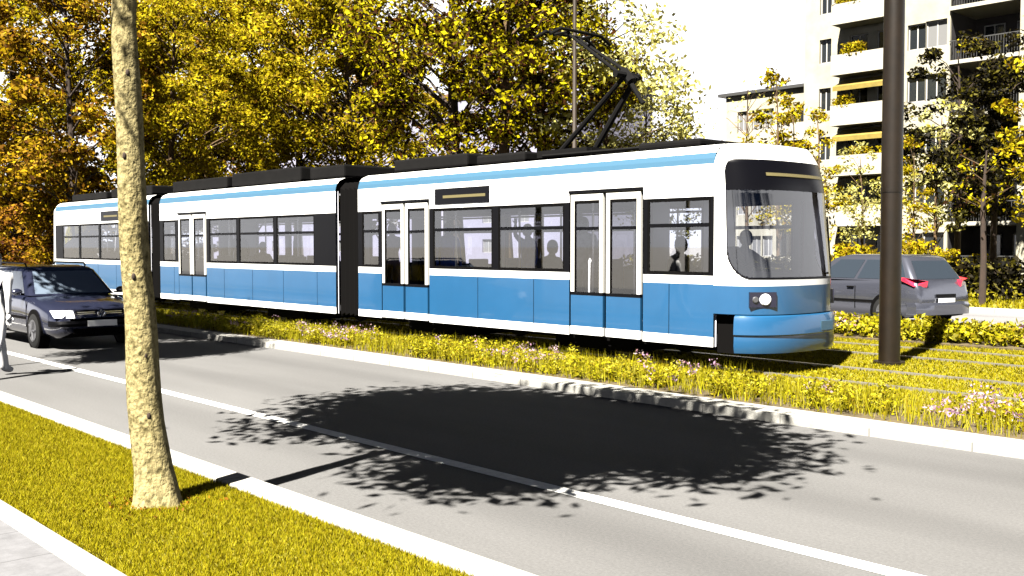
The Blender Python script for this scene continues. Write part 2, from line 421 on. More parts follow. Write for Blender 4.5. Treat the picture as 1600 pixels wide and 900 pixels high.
V5, _ = tufts('', 170, 16, -24, 3, 18.3, 19.4, .2, .12, .34, .12, .032, None, bands)
stuffleaf('far_verge_flowers', V5, M['blossom'])

# ------------------------------------------------------------------ tram
TY = 13.01; HW = 1.15; Y0 = TY-HW; Y1 = TY+HW
tram = empty('tram', (-22, TY, .05), 'blue and white articulated tram with dark roof equipment running on the grass track', 'tram')
TO = (-22, TY, .05)
ZS = [.42, .56, 1.31, 1.43, 2.56, 3.02]
ZM = ['white', 'blue', 'white', 'black', 'white']
DOOR_B, DOOR_T = .40, 2.74
def side_wall(b, x0, x1, holes, y, out):
    """holes: list of (xa, xb, za, zb); out = -1 for the side facing the road"""
    xs = sorted({x0, x1, *[h[0] for h in holes], *[h[1] for h in holes]})
    zs = sorted({*ZS, *[h[2] for h in holes if ZS[0] < h[2] < ZS[-1]], *[h[3] for h in holes if ZS[0] < h[3] < ZS[-1]]})
    inh = lambda x, z: any(h[0] < x < h[1] and h[2] < z < h[3] for h in holes)
    th = .07; yi = y-out*th
    for i in range(len(xs)-1):
        for j in range(len(zs)-1):
            a, c, d, e = xs[i], xs[i+1], zs[j], zs[j+1]
            xm, zm = (a+c)/2, (d+e)/2
            if inh(xm, zm): continue
            k = max(q for q in range(len(ZS)-1) if ZS[q] <= zm)
            b.face([(a, y, d), (c, y, d), (c, y, e), (a, y, e)], ZM[k])
            b.face([(a, yi, d), (a, yi, e), (c, yi, e), (c, yi, d)], 'lining')
    for h in holes:
        za, zb = max(h[2], ZS[0]), min(h[3], ZS[-1])
        for xx in (h[0], h[1]): b.face([(xx, y, za), (xx, yi, za), (xx, yi, zb), (xx, y, zb)], 'black')
        for zz in (za, zb): b.face([(h[0], y, zz), (h[1], y, zz), (h[1], yi, zz), (h[0], yi, zz)], 'black')
ROOF = [(1.15, 3.02), (1.135, 3.10), (1.105, 3.18), (1.04, 3.25), (.9, 3.31), (.6, 3.35)]
RM = ['bluestripe', 'bluestripe', 'white', 'white', 'roofgrey']
def roof(b, x0, x1):
    prof = [(-p, z) for p, z in ROOF]+[(p, z) for p, z in reversed(ROOF)]
    n = len(ROOF)
    for i in range(len(prof)-1):
        (ya, za), (yb, zb) = prof[i], prof[i+1]
        m = RM[i] if i < n-1 else ('roofgrey' if i == n-1 else RM[2*n-2-i])
        b.face([(x0, TY+ya, za), (x1, TY+ya, za), (x1, TY+yb, zb), (x0, TY+yb, zb)], m)
def make_window(x0, x1, y, out, par, bar=True):
    b = MB(); yy = y-out*.012; z0, z1 = 1.45, 2.54
    b.face([(x0+.02, yy, z0+.02), (x1-.02, yy, z0+.02), (x1-.02, yy, z1-.02), (x0+.02, yy, z1-.02)], 'glass')
    ya, yb = sorted((y-out*.004, y-out*.05)); t = .035
    b.box(x0, x1, ya, yb, z0, z0+t, 'rubber'); b.box(x0, x1, ya, yb, z1-t, z1, 'rubber')
    b.box(x0, x0+t, ya, yb, z0+t, z1-t, 'rubber'); b.box(x1-t, x1, ya, yb, z0+t, z1-t, 'rubber')
    if bar: b.box(x0+t, x1-t, ya+.002, yb-.002, 2.13, 2.185, 'black')
    return b.build('window', par, TO)
def make_door(x0, x1, par):
    """two leaves with tall panes"""
    xm = (x0+x1)/2
    for a, c in ((x0+.045, xm-.035), (xm+.035, x1-.045)):
        b = MB(); ya, yb = Y0-.014, Y0+.035; zb, zt = .44, 2.68; g0, g1 = 1.12, 2.58; t = .075
        b.box(a, c, ya, yb, zb, .57, 'white'); b.box(a, c, ya+.003, yb, .572, 1.07, 'blue')
        b.box(a, c, ya, yb, 1.072, g0, 'black')
        b.box(a, a+t, ya, yb, g0+.002, g1-.002, 'cream'); b.box(c-t, c, ya, yb, g0+.002, g1-.002, 'cream')
        b.box(a, c, ya, yb, g1, zt, 'cream')
        b.box(a+t, c-t, ya+.006, yb-.006, g1-.05, g1-.003, 'rubber')
        b.box(a+t, c-t, ya+.006, yb-.006, 2.11, 2.16, 'black')
        b.box(a+t, a+t+.02, ya+.008, yb-.006, g0, g1-.05, 'rubber'); b.box(c-t-.02, c-t, ya+.008, yb-.006, g0, g1-.05, 'rubber')
        b.face([(a+t, Y0+.008, g0), (c-t, Y0+.008, g0), (c-t, Y0+.008, g1), (a+t, Y0+.008, g1)], 'glass')
        d = b.build('door', par, TO)
    hb = MB(); hb.box(x0, x1, Y0-.03, Y0-.002, 2.70, 2.745, 'black')
    hb.build('door_header', par, TO)

def section(x0, x1, wins, doors, farwins, label):
    b = MB()
    holes = [(a, c, 1.45, 2.54) for a, c in wins]+[(a, c, DOOR_B-.1, 2.70) for a, c in doors]
    side_wall(b, x0, x1, holes, Y0, -1)
    side_wall(b, x0, x1, [(a, c, 1.45, 2.54) for a, c in farwins], Y1, 1)
    roof(b, x0, x1)
    b.box(x0+.01, x1-.01, Y0+.08, Y1-.08, .48, .60, 'floor')
    b.box(x0+.01, x1-.01, Y0+.08, Y1-.08, 2.93, 2.97, 'ceiling')
    b.box(x0+.02, x1-.02, Y0+.12, Y1-.12, .36, .47, 'rubber')
    o = b.build('body_section', tram, TO); 
    if label: o['label'] = label
    xx = x0+.9
    while xx < x1-.4:
        if all(not (a-.15 < xx < c+.15) for a, c in doors):
            sm_ = MB(); sm_.box(xx-.005, xx+.005, Y0-.0025, Y0+.01, .45, 1.30, 'black'); sm_.build('panel_seam', o, TO)
        xx += 1.45
    for a, c in wins: make_window(a, c, Y0, -1, o)
    for a, c in farwins: make_window(a, c, Y1, 1, o)
    for a, c in doors: make_door(a, c, o)
    return o
XF = -8.80
front = section(-17.75, XF, [(-17.6, -17.0), (-15.25, -13.55), (-13.40, -11.78), (-10.02, -8.86)], [(-16.92, -15.36), (-11.66, -10.10)],
                [(-17.5, -15.9), (-15.7, -13.8), (-13.6, -11.7), (-11.5, -10.3), (-10.1, -8.95)], None)
mid = section(-27.5, -18.6, [(-21.1, -19.46), (-22.9, -21.22), (-24.5, -23.02), (-27.3, -26.5)], [(-26.32, -24.66)],
              [(-20.6, -18.9), (-22.5, -20.8), (-24.4, -22.7), (-26.2, -24.6)], None)
rear = section(-35.9, -28.25, [(-31.9, -30.36), (-33.6, -32.0), (-35.2, -33.7)], [(-30.2, -28.64)],
               [(-30.2, -28.5), (-32.1, -30.4), (-34, -32.3), (-35.7, -34.2)], None)
# bellows between the sections
for a, c in ((-18.6, -17.75), (-28.25, -27.5)):
    rings = []; n = 11
    for i in range(n):
        x = a+(c-a)*i/(n-1); s = .0 if i % 2 else .05
        hw = HW-.07-s; zt = 3.2-s; zb = .40+s
        rings.append([(x, TY-hw, zb), (x, TY-hw, zt-.12), (x, TY-hw+.12, zt), (x, TY+hw-.12, zt), (x, TY+hw, zt-.12), (x, TY+hw, zb)])
    b = MB(); b.loft(rings, 'rubber', cap=False); b.build('bellows', tram, TO)
# the cab front and the tail: a rounded end lofted in plan
def endcap(sign, xe, par, is_front):
    NT, NZ = 190, 200
    zl = np.linspace(.90, 3.30, NZ)
    def bul(z):
        if z < 1.4: return .85
        if z < 2.6: return .85-.16*(z-1.4)/1.2
        return .69-.26*((z-2.6)/.7)**1.5
    def hwz(z):
        if z < 3.02: return HW
        return HW-.20*((z-3.02)/.28)**1.6
    def pt(u, z, off=0):
        t = (u)*math.pi/2; n = 2.55
        s_, c_ = math.sin(t), max(0, math.cos(t))
        y = math.copysign(abs(s_)**(2/n), s_)*hwz(z); x = c_**(2/n)*bul(z)
        if off:
            L = math.hypot(x, y); x += off*x/max(L, .01); y += off*y/max(L, .01)
        return (xe+sign*x, TY+y*sign*1.0, z)
    us = np.linspace(-1, 1, NT)
    us = np.sign(us)*np.abs(us)**.9
    def rr(u, z, um, z0, z1, rb, rt):
        """inside a rounded rectangle; u measured in metres of arc"""
        s = abs(u)*1.55
        S = um*1.55
        if s > S or z < z0 or z > z1: return False
        if z < z0+rb and s > S-rb: return (s-(S-rb))**2+(z-z0-rb)**2 < rb*rb
        if z > z1-rt and s > S-rt: return (s-(S-rt))**2+(z-z1+rt)**2 < rt*rt
        return True
    shell, glass, mask = MB(), MB(), MB()
    for i in range(NT-1):
        for j in range(NZ-1):
            um = (us[i]+us[i+1])/2; zm = (zl[j]+zl[j+1])/2
            q = [pt(us[i], zl[j]), pt(us[i+1], zl[j]), pt(us[i+1], zl[j+1]), pt(us[i], zl[j+1])]
            if rr(um, zm, .885, 1.38, 3.07, .42, .2):
                if is_front and (zm > 2.64 or not rr(um, zm, .872, 1.415, 3.05, .40, .18)): mask.face(q, 'screen')
                else: glass.face(q, 'glass')
            else:
                shell.face(q, 'white' if zm > 1.30 else 'blue')
    # roof closing of the end
    top = [pt(u, 3.30) for u in us]
    shell.face(top, 'white')
    sh = shell.build('cab_shell', par, TO, smooth=True)
    gl = glass.build('windscreen', par, TO, smooth=True)
    if is_front:
        mk = mask.build('windscreen_mask', par, TO, smooth=True)
        d = MB()
        ua = np.linspace(-.36, .46, 14)
        for i in range(13):
            d.face([pt(ua[i], 2.84, .012), pt(ua[i+1], 2.84, .012), pt(ua[i+1], 2.885, .012), pt(ua[i], 2.885, .012)], 'amber')
        d.build('destination_display', par, TO)
        # wiper
        wv = MB(); wv.tube([pt(.62, 1.40, .03), pt(.60, 1.75, .035), pt(.58, 2.3, .03)], .014, 'black', 6)
        wv.tube([pt(.63, 1.38, .02), pt(.2, 1.47, .03)], .012, 'black', 6); wv.build('wiper', par, TO)
    # bumper: lower skirt proud of the shell, stopping short of the corners
    bm_ = MB(); N = 40; ub = np.linspace(-.80, .80, N); rings = []
    lv = [(.90, -.04), (.87, .035), (.80, .06), (.62, .07), (.60, .045), (.46, .06), (.36, .03), (.36, -.3)]
    for u in ub: rings.append([pt2 for pt2 in [(lambda p, z: (p[0], p[1], z))(pt(u, .95, o), z) for z, o in lv]])
    bm_.loft(rings, lambda i, j: 'blue' if j < 7 else 'black', closed=True)
    bm_.build('bumper', par, TO, smooth=True)
    dk = MB()
    rg = []
    for z in (.34, .905):
        rg.append([pt(u, .95, -.10)[:2]+(z,) for u in np.linspace(-1, 1, 30)])
    dk.loft(rg, 'rubber', closed=True); dk.build('underframe', par, TO)
    if is_front:
        for u in (-.50, .58):
            h = MB(); c = Vector(pt(u, 1.11, .004)); c2 = Vector(pt(u+.02, 1.11, .004))
            tang = (c2-c).normalized(); nrm = Vector((tang.y, -tang.x, 0))
            if nrm.x < 0: nrm = -nrm
            def disc(off, r, mname, k, z=0):
                p0 = c+tang*off+nrm*k+Vector((0, 0, z))
                h.tube([p0-nrm*.06, p0, p0+nrm*.012], [r, r, r*.8], mname, 20)
            def pad(a, b_, mname, k, hz=.105):
                q = [c+tang*a+nrm*k+Vector((0, 0, -hz)), c+tang*b_+nrm*k+Vector((0, 0, -hz)), c+tang*b_+nrm*k+Vector((0, 0, hz)), c+tang*a+nrm*k+Vector((0, 0, hz))]
                r = [p-nrm*.07 for p in q]
                h.loft([r, q], mname)
            sg = 1 if u < 0 else 1
            pad(-.20, .185, 'lampdark', .008)
            disc(-.12, .045, 'rim', .014)
            hl = h.build('headlight_cluster', par, TO, smooth=True)
            h = MB(); disc(.02, .082, 'lamp', .02); h.build('headlight', hl, TO, smooth=True)
        b = MB(); c = Vector(pt(.12, .71, .07)); b.box(c.x-.005, c.x+.012, c.y-.16, c.y+.16, .64, .78, 'bluestripe'); b.build('coupler_cover', par, TO, bevel=.004)
endcap(1, XF, front, True)
endcap(-1, -35.9, rear, False)
# cab partition and console
for ya_, yb_ in ((Y0+.1, Y0+.5), (TY+.2, Y1-.1)):
    b = MB(); b.box(-10.05, -10.0, ya_, yb_, .6, 2.9, 'lining'); b.build('cab_partition', front, TO)
b = MB(); b.box(-8.75, -8.25, Y0+.3, Y1-.3, .62, 1.32, 'lining'); b.build('dashboard', front, TO)
# side displays
for x0, x1, par in ((-15.18, -13.63, front), (-31.8, -30.4, rear)):
    b = MB(); b.box(x0, x1, Y0-.012, Y0+.01, 2.63, 2.92, 'screen'); b.box(x0+.25, x1-.1, Y0-.016, Y0-.013, 2.74, 2.79, 'amber'); b.build('side_display', par, TO)
# seats and poles
def seat_mesh(x, y, face):
    b = MB(); b.box(x-.22, x+.22, y-.22, y+.22, .98, 1.07, 'seat'); xb = x-face*.24
    b.box(xb-.04, xb+.04, y-.21, y+.21, 1.07, 1.62, 'seat'); b.box(x-.06, x+.06, y-.06, y+.06, .60, .98, 'steel')
    return b
for par, xs in ((front, (-14.9, -14.1, -12.9, -12.2)), (mid, (-19.6, -20.5, -21.6, -22.4, -23.3, -24.1)), (rear, (-31.0, -31.9, -32.9, -33.8))):
    for i, x in enumerate(xs):
        for yy in (TY+.8, TY-.8) if i % 2 else (TY+.8,):
            seat_mesh(x, yy, 1).build('seat', par, TO, bevel=.02)
for par, xs in ((front, (-16.95, -15.3, -13.5, -11.7, -10.2)), (mid, (-19.3, -21.15, -24.6, -26.4)), (rear, (-28.6, -30.3, -32.9))):
    for x in xs:
        for yy in (TY-.55, TY+.5):
            b = MB(); b.tube([(x, yy, .6), (x, yy, 2.93)], .02, 'steel', 8); b.build('grab_pole', par, TO, smooth=True)
for par, x0, x1 in ((front, -17.5, -10.2), (mid, -27.3, -18.8), (rear, -35.2, -28.5)):
    for yy in (TY-.55, TY+.5):
        b = MB(); b.tube([(x0, yy, 2.42), (x1, yy, 2.42)], .018, 'steel', 8); b.build('grab_rail', par, TO, smooth=True)
# bogies
for x in (-11.3, -15.4, -21.0, -25.2, -31.2, -33.9):
    b = MB(); b.box(x-.85, x+.85, TY-.98, TY+.98, .2, .44, 'rubber')
    bg = b.build('bogie', tram, TO, bevel=.03)
    for dx in (-.55, .55):
        for sy in (-1, 1):
            b = MB(); b.tube([(x+dx, TY+sy*.66, .38), (x+dx, TY+sy*.78, .38)], .30, 'lampdark', 24); b.build('wheel', bg, TO, smooth=True)
# roof equipment
for x0, x1, hw, z1, par in ((-16.9, -14.6, .85, 3.58, front), (-14.4, -13.1, .8, 3.51, front), (-10.6, -9.4, .7, 3.46, front), (-27.2, -24.0, .9, 3.62, mid), (-23.7, -20.4, .92, 3.66, mid), (-20.2, -18.8, .8, 3.62, mid), (-35, -32, .9, 3.55, rear), (-31.6, -28.6, .9, 3.6, rear)):
    b = MB(); b.box(x0, x1, TY-hw, TY+hw, 3.34, z1, 'roofgrey')
    b.build('roof_box', par, TO, bevel=.04)
b = MB(); b.tube([(-12.9, TY-.55, 3.42), (-9.6, TY-.55, 3.40)], .03, 'roofgrey', 6); b.tube([(-12.9, TY+.55, 3.42), (-9.6, TY+.55, 3.40)], .03, 'roofgrey', 6)
b.build('roof_conduit', front, TO)
# pantograph: two lower arms meeting at the knee, upper arms leaning back to the collector
pg = MB()
KN = Vector((-11.45, TY, 4.70))
pg.box(-13.1, -11.9, TY-.5, TY+.5, 3.40, 3.52, 'roofgrey')
for sy in (-.38, .38): pg.tube([(-12.95, TY+sy, 3.36), (-12.95, TY+sy, 3.5)], .06, 'roofgrey', 8); pg.tube([(-11.95, TY+sy, 3.36), (-11.95, TY+sy, 3.5)], .06, 'roofgrey', 8)
pan = pg.build('pantograph', tram, TO)
pg = MB()
pg.tube([(-12.95, TY-.05, 3.55), KN+Vector((0, -.05, 0))], [.05, .04], 'roofgrey', 8)
pg.tube([(-12.3, TY+.1, 3.5), KN+Vector((.1, .12, -.02))], [.055, .05], 'roofgrey', 8)
pg.tube([KN+Vector((-.1, 0, .12)), KN+Vector((.35, 0, -.5))], [.05, .035], 'roofgrey', 8)
pg.tube([KN+Vector((0, -.3, 0)), KN+Vector((0, .3, 0))], .06, 'roofgrey', 8)
pg.tube([KN+Vector((-.08, 0, .08)), KN+Vector((.1, 0, -.12))], .09, 'roofgrey', 8)
pg.build('lower_arm', pan, TO, smooth=True)
pg = MB()
for sy in (-.28, .28):
    pg.tube([KN+Vector((0, sy*.6, 0)), (-12.55-.25*(sy > 0), TY+sy, 5.52)], [.035, .025], 'roofgrey', 8)
pg.build('upper_arm', pan, TO, smooth=True)
pg = MB()
for dx in (-.18, .18): pg.tube([(-12.7+dx, TY-.75, 5.45), (-12.7+dx, TY-.5, 5.58), (-12.7+dx, TY+.5, 5.58), (-12.7+dx, TY+.75, 5.45)], .03, 'roofgrey', 8)
for yy in (-.3, .3): pg.tube([(-12.9, TY+yy, 5.55), (-12.5, TY+yy, 5.55)], .025, 'roofgrey', 6)
pg.build('collector', pan, TO, smooth=True)

# ------------------------------------------------------------------ people
def person(loc, rz, joints, cols, label, hair='hair', scale=1.0, shoes='c_black', group=None):
    """joints: dict of name -> (x, y, z), facing +x, z from the floor; one skinned surface"""
    J = joints
    order = ['pelvis', 'waist', 'chest', 'neck', 'skull', 'shL', 'elL', 'wrL', 'shR', 'elR', 'wrR', 'hipL', 'knL', 'anL', 'toL', 'hipR', 'knR', 'anR', 'toR']
    links = [('pelvis', 'waist'), ('waist', 'chest'), ('chest', 'neck'), ('neck', 'skull'), ('chest', 'shL'), ('shL', 'elL'), ('elL', 'wrL'), ('chest', 'shR'), ('shR', 'elR'), ('elR', 'wrR'),
             ('pelvis', 'hipL'), ('hipL', 'knL'), ('knL', 'anL'), ('anL', 'toL'), ('pelvis', 'hipR'), ('hipR', 'knR'), ('knR', 'anR'), ('anR', 'toR')]
    rad = dict(pelvis=(.15, .12), waist=(.14, .11), chest=(.16, .12), neck=(.058, .058), skull=(.06, .06), shL=(.07, .07), elL=(.046, .046), wrL=(.034, .034), shR=(.07, .07), elR=(.046, .046), wrR=(.034, .034),
               hipL=(.095, .095), knL=(.084, .084), anL=(.068, .068), toL=(.04, .035), hipR=(.095, .095), knR=(.084, .084), anR=(.068, .068), toR=(.04, .035))
    vs_ = [Vector(J[k]) for k in order]; ix = {k: i for i, k in enumerate(order)}
    me = bpy.data.meshes.new('p'); me.from_pydata([tuple(v) for v in vs_], [(ix[a], ix[c]) for a, c in links], [])
    o = bpy.data.objects.new('person', me); COL.objects.link(o)
    sm = o.modifiers.new('s', 'SKIN'); ss = o.modifiers.new('u', 'SUBSURF'); ss.levels = ss.render_levels = 2
    for k in order: me.skin_vertices[0].data[ix[k]].radius = rad[k]; me.skin_vertices[0].data[ix[k]].use_root = (k == 'pelvis')
    dg = bpy.context.evaluated_depsgraph_get(); dg.update()
    body = bpy.data.meshes.new_from_object(o.evaluated_get(dg))
    bpy.data.objects.remove(o)
    bm = bmesh.new(); bm.from_mesh(body)
    hd = Vector(J['head'])
    g = bmesh.ops.create_icosphere(bm, subdivisions=3, radius=1)
    for v in g['verts']:
        x, y, z = v.co
        v.co = hd+Vector((x*.098, y*.076, z*.118+(-.02*x if z < 0 else 0)))
        if x > 0 and abs(y) < .22 and -.3 < z < .12: v.co.x += .024*(1-abs(y)/.22)
        if x > .5 and .1 < z < .3 and .2 < abs(y) < .6: v.co.x -= .01
        if x > .6 and -.62 < z < -.45 and abs(y) < .35: v.co.x += .006
        if abs(y) > .93 and abs(z) < .3: v.co.y *= 1.14
    for s in 'LR':
        w_, e_ = Vector(J['wr'+s]), Vector(J['el'+s]); d = (w_-e_).normalized()
        sd = d.cross(Vector((0, 0, 1)));
        sd = sd.normalized() if sd.length > .1 else Vector((0, 1, 0))
        nn = sd.cross(d)
        def chain(pts, r):
            mb = MB(); mb.tube(pts, r, 'skin', 6)
            vv = [bm.verts.new(p) for p in mb.v]
            for f in mb.f: bm.faces.new([vv[q] for q in f])
        chain([w_-d*.01, w_+d*.04, w_+d*.09], [.028, .036, .034])
        for q, L in enumerate((.06, .075, .07, .055)):
            o_ = sd*(.027-.018*q); chain([w_+d*.085+o_, w_+d*(.085+L*.5)+o_-nn*.008, w_+d*(.085+L)+o_-nn*.03], [.009, .0085, .007])
        chain([w_+d*.03+sd*.03, w_+d*.065+sd*.055-nn*.012, w_+d*.095+sd*.06-nn*.02], [.012, .01, .008])
    bmesh.ops.recalc_face_normals(bm, faces=bm.faces)
    names = [cols[0], cols[1], 'skin', shoes]
    segs = [(J[a], J[c], 1 if a in ('hipL', 'hipR', 'knL', 'knR') or c in ('hipL', 'hipR') else (3 if a in ('anL', 'anR') else (2 if a in ('neck',) else 0))) for a, c in links]
    for f in bm.faces:
        c = f.calc_center_median(); best = 9; k = 0
        for a, b_, q in segs:
            a, b_ = Vector(a), Vector(b_); t = max(0, min(1, (c-a).dot(b_-a)/(b_-a).length_squared)); dd = (c-a-(b_-a)*t).length
            if dd < best: best = dd; k = q
        if (c-hd).length < .17 and c.z > hd.z-.13: k = 2
        for s in 'LR':
            if (c-Vector(J['wr'+s])).dot(Vector(J['wr'+s])-Vector(J['el'+s])) > 0 and (c-Vector(J['wr'+s])).length < .22: k = 2
        f.material_index = k; f.smooth = True
    bm.to_mesh(body); bm.free()
    body.materials.clear()
    for nme in names: body.materials.append(M[nme])
    ob = bpy.data.objects.new('person', body); COL.objects.link(ob)
    ob.location = loc; ob.rotation_euler = (0, 0, rz); ob.scale = (scale,)*3
    tag(ob, label, 'person', group)
    h = MB(); h.ell((hd.x-.012, hd.y, hd.z+.02), (.104, .086, .112), hair, 16, 8, half=True)
    h.ell((hd.x-.04, hd.y, hd.z-.01), (.072, .083, .1), hair, 16, 8)
    h.build('hair', ob, smooth=True)
    for sy in (-1, 1):
        e = MB(); e.ell((hd.x+.086, hd.y+sy*.032, hd.z+.012), (.01, .014, .008), 'hair', 8, 4); e.build('eye', ob, smooth=True)
    return ob
STAND = dict(pelvis=(0, 0, .98), waist=(0, 0, 1.12), chest=(0, 0, 1.34), neck=(0, 0, 1.50), skull=(.01, 0, 1.58), head=(.02, 0, 1.65),
             shL=(0, .19, 1.42), elL=(-.02, .25, 1.14), wrL=(.06, .25, .90), shR=(0, -.19, 1.42), elR=(-.02, -.25, 1.14), wrR=(.06, -.25, .90),
             hipL=(0, .10, .92), knL=(.02, .11, .50), anL=(-.02, .11, .09), toL=(.17, .13, .04), hipR=(0, -.10, .92), knR=(.02, -.11, .50), anR=(-.02, -.11, .09), toR=(.17, -.13, .04))
SIT = dict(pelvis=(0, 0, .57), waist=(-.02, 0, .72), chest=(-.02, 0, .94), neck=(0, 0, 1.10), skull=(.02, 0, 1.18), head=(.03, 0, 1.25),
           shL=(-.02, .19, 1.02), elL=(.10, .25, .78), wrL=(.32, .18, .74), shR=(-.02, -.19, 1.02), elR=(.10, -.25, .78), wrR=(.32, -.18, .74),
           hipL=(.04, .10, .55), knL=(.45, .12, .53), anL=(.46, .12, .10), toL=(.64, .13, .04), hipR=(.04, -.10, .55), knR=(.45, -.12, .53), anR=(.46, -.12, .10), toR=(.64, -.13, .04))
DRIVE = dict(SIT, elL=(.2, .27, .86), wrL=(.44, .2, .84), elR=(.2, -.27, .86), wrR=(.44, -.2, .84))
REACH = dict(STAND, elR=(.12, -.28, 1.56), wrR=(.16, -.2, 1.78))
WALK = dict(STAND, knR=(-.08, -.10, .53), anR=(-.34, -.10, .13), toR=(-.20, -.12, .04), knL=(.2, .1, .53), anL=(.32, .11, .09), toL=(.51, .12, .05), elL=(.12, .23, 1.15), wrL=(.30, .16, 1.02), elR=(-.05, -.24, 1.14), wrR=(-.02, -.22, .89))
FL = .605
person((-9.15, TY+.1, FL+.12), 0, DRIVE, ('c_navy', 'c_navy'), 'tram driver in dark uniform seated behind the windscreen')
b = MB(); b.box(-9.4, -8.95, TY-.12, TY+.32, FL, 1.21, 'seat'); b.box(-9.47, -9.40, TY-.12, TY+.32, 1.21, 1.85, 'seat'); b.build('driver_seat', front, TO, bevel=.02)
b = MB(); b.box(-9.95, -9.5, Y0+.12, Y0+.55, FL, 1.12, 'seat'); b.build('seat', front, TO, bevel=.02)
person((at(1062, TY-.75), TY-.75, FL+.02), 0, SIT, ('c_black', 'c_black'), 'dark clothed passenger seated at the foremost side window of the tram')
person((at(825, TY-.35), TY-.35, FL), R_(-100), REACH, ('c_blue', 'c_navy'), 'standing passenger in a bright blue jacket at the tram window', scale=.93)
person((at(912, TY-.5), TY-.5, FL), R_(-70), STAND, ('c_white', 'c_navy'), 'standing passenger in a white top behind the front tram door', scale=.98)
person((at(613, TY-.45), TY-.45, FL), R_(-60), STAND, ('c_pink', 'c_black'), 'passenger in pale rose top behind the second tram door', scale=.97)
person((at(700, TY-.3), TY-.3, FL), R_(-20), STAND, ('c_blue', 'c_blue'), 'standing passenger all in blue behind the window under the side display', scale=.97)
person((at(862, TY-.8), TY-.8, FL-.02), 0, SIT, ('c_navy', 'c_black'), 'dark clothed passenger seated just behind the front tram door')
person((at(375, TY-.2), TY-.2, FL), R_(-60), STAND, ('c_black', 'c_navy'), 'standing dark clothed passenger in the middle tram section', scale=.98)
person((-12.9, TY+.8, FL-.02), 0, SIT, ('c_tan', 'c_navy'), 'seated passenger in a tan top on the far side of the tram')
person((-31.9, TY-.8, FL-.02), 0, SIT, ('c_black', 'c_black'), 'dark clothed passenger seated in the rear tram section', )
person((-22.4, TY-.8, FL-.02), 0, SIT, ('c_black', 'c_navy'), 'dark clothed passenger seated in the middle tram section')
person((-15.53, 4.30, .004), R_(128), WALK, ('c_white', 'c_white'), 'pedestrian in white trousers walking in the lane at the edge of the road', shoes='c_white')

